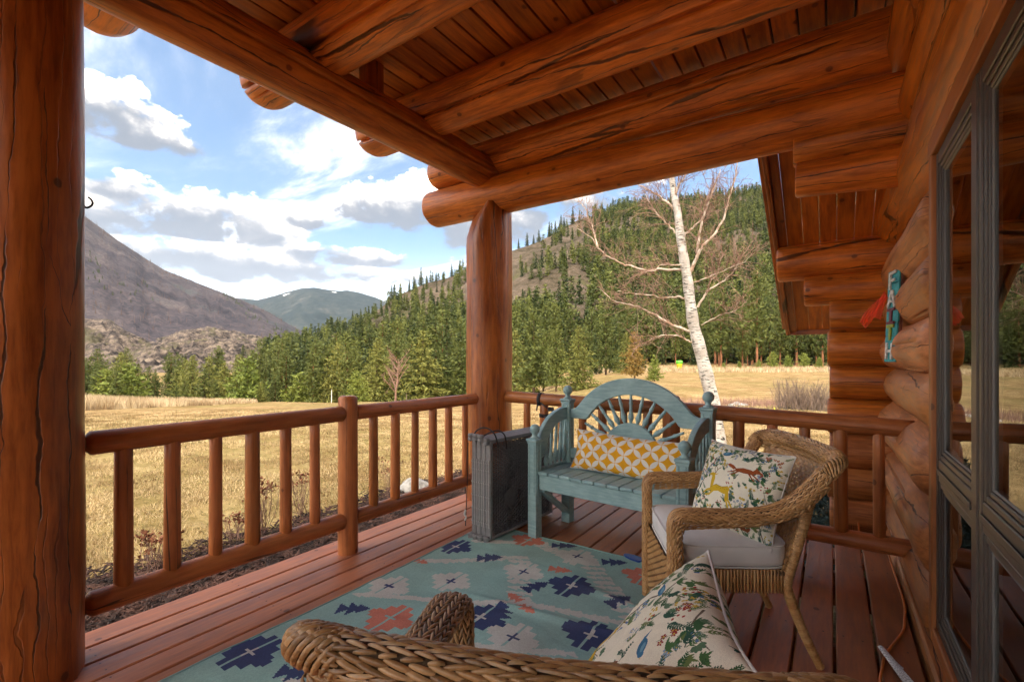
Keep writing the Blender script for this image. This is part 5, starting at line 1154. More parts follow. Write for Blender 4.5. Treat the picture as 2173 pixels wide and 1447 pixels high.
def strands(mb, sw, rows, ln, wd, ht, slant, seed, s0=0.0, s1=None, alt=True, th0=0.0, th1=2 * np.pi, overlap=1.25, col=None, jitter=.1):
    """leaf-shaped strand segments laid over a sweep, slanted to one side on each row like plaited cane"""
    r = np.random.RandomState(seed); s1 = sw.L if s1 is None else s1; n = max(2, int((s1 - s0) / ln)); na_, nb_ = 7, 5
    A, B = np.meshgrid(np.linspace(-1, 1, na_), np.linspace(-1, 1, nb_), indexing='ij'); F = grid_faces(na_, nb_)
    for j in range(rows):
        th = th0 + (th1 - th0) * (j + .5) / rows; sg = (1 if j % 2 else -1) if alt else 1
        for i in range(n):
            sc = s0 + (s1 - s0) * (i + .5 + (.5 if j % 2 else 0) * (1 if alt != 'rows' else 1)) / n
            if sc > s1 + ln * .2: continue
            k = int(np.clip(np.interp(sc, sw.w, np.arange(len(sw.w))), 0, len(sw.w) - 1)); per = math.hypot(sw.a[k] * math.sin(th), sw.bb[k] * math.cos(th)) * 1.15 + .004
            L = ln * overlap * .5 * (1 + jitter * r.randn() * .4); w_ = wd * .5 * (1 - .45 * np.abs(A) ** 2.2); ang = sg * slant + r.randn() * .05
            ls = A * L; lt = B * w_; ds = ls * math.cos(ang) - lt * math.sin(ang); dt = ls * math.sin(ang) + lt * math.cos(ang)
            h = ht * ((1 - A ** 2) * 1.15 - .15) * (1 - .55 * B ** 2) + (-.10 * ht) + ht * .30 * sg * 0 - .35 * ht * B ** 2
            V = sw.at(np.clip(sc + ds, -.01, sw.L + .01).ravel(), (th + dt / per).ravel(), h.ravel()); mb.add(V, F); mb.col.append(np.full(len(V), np.clip(.5 + .26 * r.randn(), 0, 1)))
def finish(mb, name, mat, parent, kind=True):
    me = mb.mesh(name, mat); c = np.concatenate(mb.col); a = me.attributes.new('strand', 'FLOAT', 'POINT'); a.data.foreach_set('value', c.astype(np.float32))
    o = link(bpy.data.objects.new(name, me), WM[parent.name], parent)
    if kind: o['kind'] = 'stuff'
    return o
def wrapped(name, pts, r, mat, parent, pitch=.0105, n=10):
    sw = Sweep(pts, r, r, n=max(20, int(4 * np.sum(np.linalg.norm(np.diff(np.asarray(pts), axis=0), axis=1)) / pitch)))
    k = np.abs(np.sin(np.pi * sw.w / pitch)) ** .7; th = np.linspace(0, 2 * np.pi, n, endpoint=False); t, b, nn = frames(sw.p)
    rr = np.atleast_1d(r); ra = np.interp(sw.w / sw.L, np.linspace(0, 1, len(rr)), rr) * (.84 + .2 * k)
    V = (sw.p[:, None] + ra[:, None, None] * (np.cos(th)[None, :, None] * b[:, None] + np.sin(th)[None, :, None] * nn[:, None])).reshape(-1, 3); mb = MB().add(V, grid_faces(len(sw.p), n, wrapv=True)[:, ::-1].copy())
    mb.add(V[:n], [list(range(n))]); mb.add(V[-n:], [list(range(n))[::-1]])
    rs_ = np.random.RandomState(len(sw.p)); turn = np.floor(sw.w / pitch).astype(int); cv = np.clip(.5 + .22 * rs_.randn(turn.max() + 2), 0, 1); mb.col = [np.repeat(cv[turn], n), np.full(n, .4), np.full(n, .4)]
    return finish(mb, name, mat, parent, False)
def weave(mb, surf, rows, cols, ht, wd, seed, step=1, stakes=True):
    """basket weave over a surface surf(p in 0..1 across, q in 0..1 up) -> points; strands run across and ride over and under upright stakes"""
    r = np.random.RandomState(seed); m_ = cols * 5 + 1; p = np.linspace(0, 1, m_); nb_ = 4
    def nrm(P_, Q_): e = 1e-3; a = surf(np.clip(P_ + e, 0, 1), Q_) - surf(np.clip(P_ - e, 0, 1), Q_); b = surf(P_, np.clip(Q_ + e, 0, 1)) - surf(P_, np.clip(Q_ - e, 0, 1)); n_ = np.cross(a, b); return n_ / (np.linalg.norm(n_, axis=-1)[..., None] + 1e-12)
    for j in range(rows):
        q0 = (j + .5) / rows; B = np.linspace(-1, 1, nb_); PP, BB = np.meshgrid(p, B, indexing='ij'); ph = np.pi * (PP * cols + (j // step) % 2)
        o = np.sin(ph); half = .5 / rows * wd * (.70 + .30 * np.abs(o)); QQ = np.clip(q0 + BB * half + .10 / rows * np.sign(o) * np.abs(o) ** .5 * .4, 0, 1)
        n_ = nrm(PP.ravel(), QQ.ravel()); P3 = surf(PP.ravel(), QQ.ravel()); h = (ht * np.sign(o) * np.abs(o) ** .8 - .25 * ht * BB ** 2 * np.sign(o)).ravel()
        V = P3 + n_ * h[:, None]; mb.add(V, grid_faces(m_, nb_)); mb.col.append(np.repeat(np.clip(.5 + .10 * r.randn() + np.cumsum(r.randn(m_)) * .015, 0, 1), nb_))
    if stakes:
        for i in range(cols):
            for d in (-.13, .13):
                x = (i + .5 + d) / cols; q_ = np.linspace(0, 1, 16); BB = np.linspace(-1, 1, 3); Q2, B2 = np.meshgrid(q_, BB, indexing='ij'); P2 = np.clip(x + B2 * .09 / cols, 0, 1)
                n_ = nrm(P2.ravel(), Q2.ravel()); V = surf(P2.ravel(), Q2.ravel()) + n_ * (.0 * B2.ravel())[:, None]; mb.add(V, grid_faces(16, 3)); mb.col.append(np.full(len(V), .35))
def rounded_slab(w0, w1, d, t, r, n=10):
    """cushion: plan narrows from w0 at the front (y=0) to w1 at y=-d"""
    V = []; m_ = 48; th = np.linspace(0, 2 * np.pi, m_, endpoint=False); prof = [(-1, .0), (-1, .90), (-.80, .985), (-.45, 1.0), (.0, 1.0), (.45, 1.0), (.80, .985), (1, .93), (1.10, .78), (1.17, .50), (1.2, .0)]
    e = .30
    for zf, k in prof:
        for a in th:
            c, s_ = math.cos(a), math.sin(a); x = math.copysign(abs(c) ** e, c) * k; y = math.copysign(abs(s_) ** e, s_) * k; f = (1 - y) / 2; w = w0 + (w1 - w0) * f; V.append((x * w / 2, -d / 2 + y * d / 2, zf * t / 2))
    V = np.array(V); V[:, 2] += .003 * fbm(V * 9, 2, 4); return V, grid_faces(len(prof), m_, wrapv=True)[:, ::-1].copy()
def chair(W_, label, mk, seed, fine):
    root = empty('wicker_chair', W_, label, 'chair', 'wicker armchairs on the porch'); mat = M[mk]; ln = .052
    rr = np.random.RandomState(seed)
    def arm(sx): return [(sx * .300, -.012, .015), (sx * .302, -.010, .30), (sx * .304, -.008, .50), (sx * .305, -.008, .585), (sx * .306, -.026, .618), (sx * .308, -.075, .626), (sx * .310, -.22, .628), (sx * .314, -.345, .640), (sx * .320, -.44, .676), (sx * .328, -.520, .748), (sx * .334, -.580, .828)]
    arms = []
    for sx in (1, -1):
        sw = Sweep(arm(sx), [.036, .040, .044, .046, .047, .048, .048, .048, .050, .050, .040], [.027, .027, .026, .024, .022, .022, .022, .022, .022, .022, .022], side=(1, 0, 0), n=110); arms.append(sw)
        V, F = sw.core(); c = MB().add(V, F); c.obj('arm_core', M['core'], root)
        mb = MB(); strands(mb, sw, 24, .028, .0095, .0040, .36, seed + sx, jitter=.4, overlap=1.4); finish(mb, 'arm', mat, root)
        ed = Sweep([p_ + np.array([sx * .030, 0, .0]) + sw.n[i] * .010 for i, p_ in list(enumerate(sw.p))[::8]], .019, .019, side=(1, 0, 0), n=90); mb = MB(); strands(mb, ed, 9, .027, .0105, .0046, .6, seed + 7 * sx, overlap=1.4); finish(mb, 'arm_braid', mat, root)
    top = [(x_, y_, z_ - .034) for x_, y_, z_ in [(-.362, -.560, .842), (-.352, -.590, .876), (-.315, -.618, .890), (-.22, -.640, .896), (0, -.655, .900), (.22, -.640, .896), (.315, -.618, .890), (.352, -.590, .876), (.362, -.560, .842)]]
    sw = Sweep(top, [.027, .034, .035, .031, .030, .031, .035, .034, .027], [.022, .027, .028, .026, .025, .026, .028, .027, .022], n=110); V, F = sw.core(); MB().add(V, F).obj('rim_core', M['core'], root)
    mb = MB(); m0 = .13; strands(mb, sw, 21, .031, .0094, .0040, .22, seed + 31, m0, sw.L - m0, jitter=.6, overlap=1.42); strands(mb, sw, 20, .013, .0092, .0048, 1.0, seed + 33, .0, m0 + .02, alt=False, jitter=.8, overlap=2.6); strands(mb, sw, 20, .013, .0092, .0048, -1.0, seed + 35, sw.L - m0 - .02, sw.L, alt=False, jitter=.8, overlap=2.6); finish(mb, 'top_rim', mat, root)
    bk = lambda p, q: np.stack([(2 * p - 1) * (.255 + .045 * q), -.435 - .195 * q ** 1.1 - .040 * (1 - (2 * p - 1) ** 2), .36 + .51 * q], -1)
    mb = MB(); weave(mb, bk, 34, 22, .0048, 1.05, seed + 3); finish(mb, 'back_panel', mat, root)
    lw = MB(); low = Sweep([(p_, -.66 - .0 * p_, .845) for p_ in (-.30, 0, .30)], .012, .016, n=60)
    rim2 = Sweep([(-.33, -.603, .812), (-.2, -.640, .816), (0, -.655, .818), (.2, -.640, .816), (.33, -.603, .812)], .016, .020, n=80); strands(lw, rim2, 11, .030, .0095, .004, .36, seed + 41, overlap=1.42); finish(lw, 'rim_braid', mat, root)
    fr = lambda p, q: np.stack([(2 * p - 1) * .262, -.004 + 0 * p, .075 + .32 * q], -1); mb = MB(); weave(mb, fr, 22, 18, .0045, 1.05, seed + 5); finish(mb, 'front_panel', mat, root)
    for sx in (1, -1):
        sd_ = (lambda s: (lambda p, q: np.stack([s * (.292 - .045 * p), -.02 - .455 * p, .315 + .085 * q], -1)))(sx)
        mb = MB(); weave(mb, lambda p, q: sd_(q * 0 + p, q), 3, 26, .006, 1.1, seed + 9)
        for k in range(34):
            f = (k + .5) / 34; x, y = sx * (.297 - .045 * f), -.02 - .455 * f; V, F = box((x, y, .352), (.010, .0085, .095), .003); 
            Vb = np.asarray(V); mb.add(Vb, [list(f_) for f_ in F]); mb.col.append(np.full(len(Vb), np.clip(.5 + .25 * rr.randn(), 0, 1)))
        finish(mb, 'side_apron', mat, root)
        uw = lambda p, q: np.stack([sx * (.300 - .010 * p), -.045 - .30 * p, .560 + .045 * q + .02 * p], -1)
        mb = MB(); weave(mb, uw, 5, 10, .004, 1.05, seed + 12); finish(mb, 'arm_side', mat, root)
        wrapped('leg', [(sx * .275, -.545, .700), (sx * .262, -.505, .52), (sx * .245, -.468, .355), (sx * .240, -.475, .30), (sx * .238, -.535, .14), (sx * .236, -.60, .004)], [.019, .020, .021, .021, .018, .016], mat, root)
        wrapped('leg', [(sx * .285, -.008, .33), (sx * .287, -.006, .15), (sx * .288, .0, .003)], [.024, .023, .021], mat, root)
    V, F = rounded_slab(.555, .50, .475, .098, .02); V = V + np.array([0, -.012, .447]); cu = MB().add(V, F).obj('seat_cushion', M['cushion'], root)
    for zz, kk in ((.4425 + .046, .995), (.4425 - .040, .995)):
        th = np.linspace(0, 2 * np.pi, 73); c, s_ = np.cos(th), np.sin(th); x = np.sign(c) * np.abs(c) ** .3; y = np.sign(s_) * np.abs(s_) ** .3; w = .555 + (.50 - .555) * (1 - y) / 2
        addall(MB(), tube(np.stack([x * w / 2 * .992, -.012 - .2375 + y * .2375 * .992, zz + 0 * x], -1), .0042, 6, False)).obj('piping', M['cushion'], cu, WM[root.name])
    sb = MB(); sb.add(*box((0, -.235, .385), (.52, .44, .02), .004)); sb.obj('seat_base', M['core'], root, None, False)
    return root
C1 = T(-.68, 2.205, 0, R(118)); C2 = T(-.549, 1.079, 0, R(24.2))
chair(C1, 'golden wicker armchair with white cushion beside the blue bench, facing the meadow', 'wicker', 100, False)
chair(C2, 'brown wicker armchair in front, seen from behind its braided back', 'wicker2', 200, True)
art1 = print_one(); art2 = print_two()
pil = Vector((-.468, 2.523, .82)), Vector((-.124, 2.30, .82)), Vector((-.549, 2.43, .505)), Vector((-.205, 2.21, .505))
ctr = (pil[0] + pil[1] + pil[2] + pil[3]) / 4
pillow('throw_pillow', .445, .405, .15, art1, axes(ctr + Vector((-.02, -.02, -.006)), pil[1] - pil[0], pil[0] - pil[2]), 'woodland print pillow with a leaping yellow deer, propped in the far wicker chair', 'pillow', 5, group='woodland print pillows')
def lean_pillow(size):
    A = Vector(P(1489, 1180, 1.02)); best = None
    for D1 in np.linspace(.64, .98, 161):
        B = Vector(P(1588, 1415, D1))
        if D1 < 1.0 and (best is None or abs((B - A).length - size) < abs((best - A).length - size)): best = B
    B = best; x = (B - A).normalized(); bn = None
    for D2 in np.linspace(.9, 1.8, 401):
        L = Vector(P(1268, 1416, D2)); k = abs((L - A).normalized().dot(x))
        if bn is None or k < bn[0]: bn = (k, L)
    dn = (bn[1] - A).normalized(); c = A + x * size / 2 + dn * size / 2
    return axes(c, x, -dn)
pw = lean_pillow(.43)
po2 = pillow('throw_pillow', .46, .46, .15, art2, pw, 'woodland print pillow with a squirrel, leaning corner up in the front wicker chair', 'pillow', 9, group='woodland print pillows')
vv = np.zeros(len(po2.data.vertices) * 3, np.float32); po2.data.vertices.foreach_get('co', vv); vv = vv.reshape(-1, 3); Wn = np.array(pw); wz = vv @ Wn[:3, :3].T + Wn[:3, 3]
low = wz[:, 2] < .515; wz[low, 2] = .502 + (wz[low, 2] - .515) * .04; Wi = np.array(pw.inverted()); vv = wz @ Wi[:3, :3].T + Wi[:3, 3]; po2.data.vertices.foreach_set('co', vv.astype(np.float32).ravel())
pz = Vector((-1.47, 3.10, 0)), Vector((-.73, 3.0, 0))
pillow('lumbar_pillow', .84, .275, .14, petals(), axes((-1.125, 3.035, .600), (.995, -.090, -.014), (-.03, .30, .95)), 'long yellow pillow with white petal lattice lying on the blue bench', 'pillow', 13)

# ---------------------------------------------------------------- blue bench
def bench():
    W_ = T(-1.19, 2.995, 0, R(-5.4)); root = empty('bench', W_, 'weathered blue wooden bench with an arched spindle back and ball finials', 'bench'); mb_ = M['bench']; hw, hd = .525, .212
    def part(name, V, F, parent=root, smooth=False, at=(0, 0, 0)): return MB().add(np.asarray(V), F).obj(name, mb_, parent, W_ @ T(*at), smooth)
    ball = [(.0, .0), (.030, .0), (.031, .008), (.020, .014), (.016, .024), (.020, .032)] + [(.036 * math.sin(t), .064 - .036 * math.cos(t)) for t in np.linspace(.55, math.pi - .02, 12)]
    for sx in (-1, 1):
        for sy, top in ((-1, .672), (1, .925)):
            x, y = sx * hw, sy * hd; po = part('post', *box((0, 0, top / 2), (.072, .072, top), .004), at=(x, y, 0)); lo_ = .0
            for fx, fy in ((0, -1), (-sx, 0)):
                for o in (-.020, .020): part('bead', *box((fx * .0365 + (o if fy else 0), fy * .0365 + (o if fx else 0), top * .5 + .14), (.008, .008, top - .32), .002), parent=po, at=(x, y, 0))
            cp = part('cap', *box((0, 0, top + .011), (.092, .092, .020), .005), at=(x, y, 0)); part('cap', *box((0, 0, top - .006), (.080, .080, .012), .002), at=(x, y, 0))
            fn = part('finial', *lathe(ball, 20), at=(x, y, top + .021), smooth=True)
    zc_, Ro, Ri = .597, .518, .402; ths = np.linspace(0, np.pi, 60); xo = .487
    def outer(x): return zc_ + math.sqrt(max(0, Ro ** 2 - x ** 2))
    a0 = math.acos(.415 / Ro); out_ = [(Ro * math.cos(t), zc_ + Ro * math.sin(t)) for t in np.linspace(a0, np.pi - a0, 44)]
    ear = [(.487, .872), (.462, .874), (.440, .884)]; ai = math.asin((.812 - zc_) / Ri)
    inn = [(Ri * math.cos(t), zc_ + Ri * math.sin(t)) for t in np.linspace(ai, np.pi - ai, 44)]
    ring = out_ + [(-x, z) for x, z in ear[::-1]] + [(-.487, .800), (-.36, .800)] + inn[::-1] + [(.36, .800), (.487, .800)] + ear
    def slab(name, outline, d, at, ax=None):
        o = np.array(outline); bm = bmesh.new(); vs = [bm.verts.new((p[0], -d / 2, p[1])) for p in o]; f = bm.faces.new(vs); ex = bmesh.ops.extrude_face_region(bm, geom=[f])
        for v in ex['geom']:
            if isinstance(v, bmesh.types.BMVert): v.co.y += d
        bmesh.ops.recalc_face_normals(bm, faces=bm.faces); bmesh.ops.bevel(bm, geom=[e for e in bm.edges if abs(e.verts[0].co.y - e.verts[1].co.y) < 1e-6], offset=.004, segments=1, affect='EDGES', clamp_overlap=True)
        bmesh.ops.triangulate(bm, faces=[f_ for f_ in bm.faces if len(f_.verts) > 4]); me = bpy.data.meshes.new(name); bm.to_mesh(me); bm.free(); me.materials.append(mb_)
        return link(bpy.data.objects.new(name, me), W_ @ (ax if ax is not None else T(*at)), root)
    slab('back_arch', ring, .036, (0, hd, 0))
    sunp = [(.205 * math.cos(t), zc_ + .205 * math.sin(t)) for t in np.linspace(0, np.pi, 32)] + [(-.205, .56), (.205, .56)]
    slab('half_sun', sunp, .030, (0, hd, 0)); part('back_rail', *box((0, hd, .535), (.975, .036, .075), .005))
    sp = [(.007, 0), (.008, .012), (.013, .030), (.016, .048), (.012, .060), (.013, .066), (.010, .072), (.008, .12), (.010, .132), (.012, .138), (.009, .146), (.0065, .20)]
    def spindle(p0, p1):
        Wm, L = z_to(p0, p1); pr = [(r_ * 1.3, z_ / .20 * L) for r_, z_ in sp]; V, F = lathe(pr, 10); return MB().add(V, F).obj('spindle', mb_, root, W_ @ Wm)
    for k in range(13):
        t = R(12 + 156 * k / 12); spindle((.200 * math.cos(t), hd, zc_ + .200 * math.sin(t)), (.408 * math.cos(t), hd, zc_ + .408 * math.sin(t)))
    for sx in (-1, 1):
        Ra = .50; N_ = 30; arc = [(-.175, .52), (-.175, .648)]; 
        arm_o = [(-.178 + .355 * math.sin(t) ** 1.0, .660 + .235 * (1 - math.cos(t)) ** .0 * math.sin(t) ** .75) for t in np.linspace(.02, np.pi / 2, N_)]
        arm_o = [(-.178 + .355 * (1 - math.cos(t)), .640 + .245 * math.sin(t)) for t in np.linspace(0, np.pi / 2, N_)]
        arm_i = [(-.105 + .282 * (1 - math.cos(t)), .560 + .235 * math.sin(t)) for t in np.linspace(0, np.pi / 2, N_)]
        sh = arm_o + arm_i[::-1] + [(-.178, .535)]
        slab('arm_arch', sh[::-1], .036, None, T(sx * hw, 0, 0, R(90)))
        for k in range(5):
            y = -.075 + .062 * k; f = min(1, max(0, 1 - (y + .105) / .282)); zt = .560 + .235 * math.sqrt(max(0, 1 - f ** 2)) + .01; spindle((sx * hw, y * .9 - .01, .462), (sx * hw, y + .012, zt))
        part('arm_rail', *box((sx * hw, 0, .452), (.036, .352, .05), .004)); part('side_rail', *box((sx * hw, 0, .395), (.034, .352, .09), .004))
        br_ = board('brace', (0, 0, 0), (0, 0, 0.40), .075, .024, mb_); br_.parent = root; WM[br_.name] = W_ @ z_to((sx * (hw - .030), -hd + .03, .33), (sx * (hw - .030), hd - .01, .06))[0]; br_.matrix_basis = WM[root.name].inverted() @ WM[br_.name]
    part('front_apron', *box((0, -hd + .012, .393), (.975, .030, .105), .004)); part('back_apron', *box((0, hd - .008, .393), (.975, .030, .105), .004))
    nS = 11; wS = .975 / nS
    for k in range(nS): part('slat', *box((0, 0, 0), (wS - .006, .445, .022), .005), at=(-.4875 + wS * (k + .5), -.012, .458 + .0006 * (k % 3)))
bench()

# ---------------------------------------------------------------- folded pet pen
def pen():
    W_ = T(-1.975, 2.945, 0, R(-4.5)); root = empty('pet_pen', W_, 'folded grey plastic pet playpen with hexagon mesh, standing at the end of the bench', 'pet pen'); L, H, t = .76, .70, .044; pl_ = M['plastic']
    hexm = MB(); r = .0165; dx, dz = r * 1.5, r * math.sqrt(3); seen = set()
    for i in range(int((L - .08) / dx)):
        for j in range(int((H - .08) / dz)):
            cy, cz = -L / 2 + .05 + i * dx, .05 + j * dz + (dz / 2 if i % 2 else 0)
            if cz > H - .05: continue
            solid = (cy + .16) ** 2 + (cz - .27) ** 2 < .068 ** 2
            pts = [(cy + r * math.cos(k * math.pi / 3), cz + r * math.sin(k * math.pi / 3)) for k in range(6)]
            if solid: c_ = .86; hexm.add([(.004, cy + (a - cy) * c_, cz + (b - cz) * c_) for a, b in pts], [[0, 1, 2, 3, 4, 5]])
            for k in range(6):
                a, b = pts[k], pts[(k + 1) % 6]; key = (round((a[0] + b[0]) * 2000), round((a[1] + b[1]) * 2000))
                if key in seen: continue
                seen.add(key); d = np.array([b[0] - a[0], b[1] - a[1]]); d /= np.linalg.norm(d); nrm_ = np.array([-d[1], d[0]]) * .0022; V = []
                for x in (-.003, .003):
                    for q_ in (a, b):
                        for s_ in (-1, 1): V.append((x, q_[0] + s_ * nrm_[0], q_[1] + s_ * nrm_[1]))
                hexm.add(V, np.array([[0, 1, 3, 2], [4, 6, 7, 5], [0, 2, 6, 4], [1, 5, 7, 3]]))
    hx_me = hexm.mesh('mesh', M['plastic_dark'], False)
    for k in range(4):
        x = (k - 1.5) * t; Wk = W_ @ T(x, 0, 0); fr_ = MB()
        fr_.add(*box((0, -L / 2 + .014, H / 2 + .01), (t - .003, .028, H - .02), .004)); fr_.add(*box((0, L / 2 - .014, H / 2 + .01), (t - .003, .028, H - .02), .004)); fr_.add(*box((0, 0, H - .012), (t - .003, L - .057, .026), .004)); fr_.add(*box((0, 0, .030), (t - .003, L - .057, .022), .004)); fo = fr_.obj('panel_frame', pl_, root, Wk, False)
        mo = link(bpy.data.objects.new('mesh', hx_me), Wk @ T(.012, 0, 0), fo); mo['kind'] = 'stuff'
        rb2 = MB()
        for o in (-.011, .011):
            rb2.add(*box((o, -L / 2 - .003, .33), (.006, .007, .46), .001))
            for z_ in (.13, .22, .31, .40, .49, .54): rb2.add(*box((o, -L / 2 - .005, z_), (.011, .009, .012), .002))
        rb2.obj('rib', M['plastic_rib'], fo, Wk, False)
        for z_ in (.0, H - .012):
            off = .0 if k < 3 else .012; kn = MB(); V, F = lathe([(.0, .0), (.021, .0), (.022, .004), (.022, .018), (.019, .020), (.019, .023), (.022, .025), (.022, .042), (.018, .046), (.0, .046)], 16); kn.add(V, F)
            for q_ in range(12): a = q_ * .5236; kn.add(*box((.0215 * math.cos(a), .0215 * math.sin(a), .034), (.004, .004, .014), .001))
            kn.obj('hinge_knob', pl_, fo, Wk @ T(-.004, -L / 2 - .024 + off, z_ - (.02 if k == 3 and z_ else 0)), True)
    def cable(name, pts, r_, mat, par=None, lab=None, cat=None):
        sw = Sweep(pts, r_, r_, n=50); o = addall(MB(), tube(sw.p, r_, 8)).obj(name, mat, par, W_ if par is not None else None); return o
    cable('strap', [(-.085, -L / 2 - .02, H - .02), (-.05, -L / 2 + .02, H + .055), (.01, -L / 2 + .05, H + .07), (.075, -L / 2 + .06, H + .03), (.100, -L / 2 + .07, H - .06)], .0055, M['black'], root); cable('strap', [(-.04, -L / 2 + .05, H + .005), (.03, -L / 2 + .12, H + .045), (.085, -L / 2 + .15, H + .02), (.100, -L / 2 + .16, H - .08)], .0055, M['black'], root)
    cable('strap', [(-.092, -L / 2 - .03, H - .03), (-.098, -L / 2 - .035, H - .15), (-.100, -L / 2 - .03, .42), (-.104, -L / 2 - .035, .25), (-.108, -L / 2 - .04, .09)], .0030, M['black'], root)
    cable('tether', [(-.107, -L / 2 - .04, .20), (-.113, -L / 2 - .044, .17), (-.102, -L / 2 - .04, .15), (-.110, -L / 2 - .045, .13)], .006, M['cushion'], root)
pen()
# ---------------------------------------------------------------- small things
def wire(name, pts, r_, mat, label=None, cat=None, parent=None, n=60, seg=8):
    sw = Sweep(pts, r_, r_, n=n); return tag(addall(MB(), tube(sw.p, r_, seg)).obj(name, mat, parent, WM[parent.name] if parent is not None else None), label, cat)
wire('hook', [P(150, 432, 1.93), P(172, 434, 1.95), P(183, 441, 1.95), P(193, 437, 1.95), P(196, 431, 1.95), P(193, 424, 1.95), P(187, 419, 1.95)], .0042, M['iron'], 'small dark iron screw hook in the near log post', 'hook')
# orange extension cord and its paper tag
cz = .010
wire('extension_cord', [(.296, 3.9, cz), (.296, 3.60, cz), (.302, 3.2, cz), (.298, 3.03, cz), (.285, 2.92, cz), (.265, 2.78, cz), (.215, 2.62, cz), (.180, 2.50, cz), (.165, 2.40, cz), (.150, 2.25, cz), (.155, 1.9, cz), (.16, 1.4, cz)], .0055, M['cord'], 'orange extension cord snaking along the deck beside the log wall', 'cord', n=120)
wire('extension_cord', [(.15, 4.05, .12), (.152, 4.03, .05), (.155, 4.0, -.1), (.16, 4.02, -.45)], .006, M['cord'], 'orange cord hanging behind the railing under the cabin corner', 'cord', n=30)
def paper_mat():
    m, t, b = new_mat('printed_tag_paper'); tc = t.n.new('ShaderNodeTexCoord').outputs['Object']
    x, y, z = t.sep(tc); ln_ = t.m('GREATER_THAN', t.m('FRACT', t.m('MULTIPLY', y, 120.0)), .45); w = t.noise(t.vm('MULTIPLY', tc, (260, 120, 1)), 1.0, 2)
    k = t.m('MULTIPLY', ln_, t.m('GREATER_THAN', w, .46)); edge = t.m('LESS_THAN', t.m('ABSOLUTE', x), .055)
    t.link(t.mix(t.m('MULTIPLY', t.m('MULTIPLY', k, edge), .75), (.85, .84, .84, 1), (.22, .21, .21, 1)), b.inputs['Base Color']); b.inputs['Roughness'].default_value = .6; return m
M['paper'] = paper_mat()
def sheet(name, corners, mat, label=None, cat=None, parent=None, n=8, curl=.0):
    a, b, c, d = (np.array(q_, float) for q_ in corners); o = (a + b + c + d) / 4; U, V_ = np.meshgrid(np.linspace(0, 1, n), np.linspace(0, 1, n), indexing='ij'); P3 = a * ((1 - U) * (1 - V_))[..., None] + b * (U * (1 - V_))[..., None] + c * (U * V_)[..., None] + d * ((1 - U) * V_)[..., None]
    P3[..., 2] += curl * np.sin(U * 3.1) * np.cos(V_ * 2); e1 = Vector(b - a).normalized(); e3 = e1.cross(Vector(d - a)).normalized(); e2 = e3.cross(e1); Wm = Matrix((e1, e2, e3)).transposed().to_4x4(); Wm.translation = Vector(o)
    inv = np.array(Wm.inverted()); Q = P3.reshape(-1, 3) @ inv[:3, :3].T + inv[:3, 3]; nrm_ = np.array([0, 0, .0004]); mb = MB().add(Q + nrm_, grid_faces(n, n)); mb.add(Q - nrm_, grid_faces(n, n)[:, ::-1].copy())
    return tag(mb.obj(name, mat, parent, Wm), label, cat)
sheet('cord_tag', [(.158, 2.53, .030), (.180, 2.535, .032), (.272, 2.33, .010), (.236, 2.31, .006)], M['paper'], 'printed white paper tag lying folded over the orange cord', 'tag', curl=.006)
tg_ = bpy.data.objects['cord_tag']; sheet('folded_flap', [(.180, 2.52, .022), (.238, 2.455, .008), (.228, 2.430, .006), (.186, 2.47, .016)], M['paper'], None, None, tg_)
# blue paddle tag tied to the rug
b0 = Vector((-1.085, 2.858, .012)); pad = MB(); W_ = T(-1.06, 2.862, .014, R(-12))
prof = [(.0, -.010), (.018, -.020), (.06, -.030), (.115, -.030), (.125, -.022), (.125, .022), (.115, .030), (.06, .030), (.018, .020), (.0, .010)]
V = np.array([(x - .03, y, z) for z in (-.006, .006) for x, y in prof]); nP = len(prof); pad.add(V, [list(range(nP))[::-1], list(range(nP, 2 * nP))] + [[i, (i + 1) % nP, nP + (i + 1) % nP, nP + i] for i in range(nP)])
M['blue'] = plain('blue_plastic', (.018, .055, .24), .35)
po_ = tag(pad.obj('blue_paddle', M['blue'], None, W_, False), 'small blue plastic paddle tied by a string at the far rug edge', 'paddle'); wire('string', [(-1.09, 2.868, .016), (-1.16, 2.86, .015), (-1.24, 2.845, .017), (-1.34, 2.842, .016)], .0022, M['cushion'], None, None, po_)
for o in (po_,): pass
# strap and buckle on the back railing
st = empty('buckle_strap', T(-2.02, 3.45, .9), 'dark webbing strap with buckle tied round the back railing near the corner post', 'strap')
th = np.linspace(0, 2 * np.pi, 21)
def band(name, c, r0, w, axis, mat, ax=1.0):
    prof = [(r0, -w / 2), (r0 + .003, -w / 2), (r0 + .003, w / 2), (r0, w / 2), (r0, -w / 2)]; V, F = lathe(prof, 22); Mx = Matrix.Translation(c) @ (Matrix.Rotation(R(90), 4, 'Y') if axis == 'x' else Matrix.Identity(4)) @ Matrix.Diagonal((1, ax, 1, 1)); return MB().add(V, F).obj(name, mat, st, Mx)
M['strap'] = fabric('grey_webbing', (.035, .035, .036))
band('loop', (-2.045, 3.45, .908), .0545, .030, 'x', M['strap']); band('loop', (-2.02, 3.45, .775), .037, .030, 'z', M['strap'])
V, F = box((0, 0, 0), (.050, .024, .034), .006); MB().add(V, F).obj('buckle', M['black'], st, T(-1.93, 3.41, .835, .3), False); MB().add(*box((0, 0, 0), (.012, .010, .10), .002)).obj('tail', M['strap'], st, Matrix.Translation((-2.05, 3.395, .865)) @ Matrix.Rotation(.2, 4, 'Y'), False)
board('tail', (-1.985, 3.405, .775), (-1.86, 3.30, .735), .028, .003, M['strap'], st); board('tail', (-2.045, 3.393, .90), (-1.95, 3.40, .84), .026, .003, M['strap'], st)

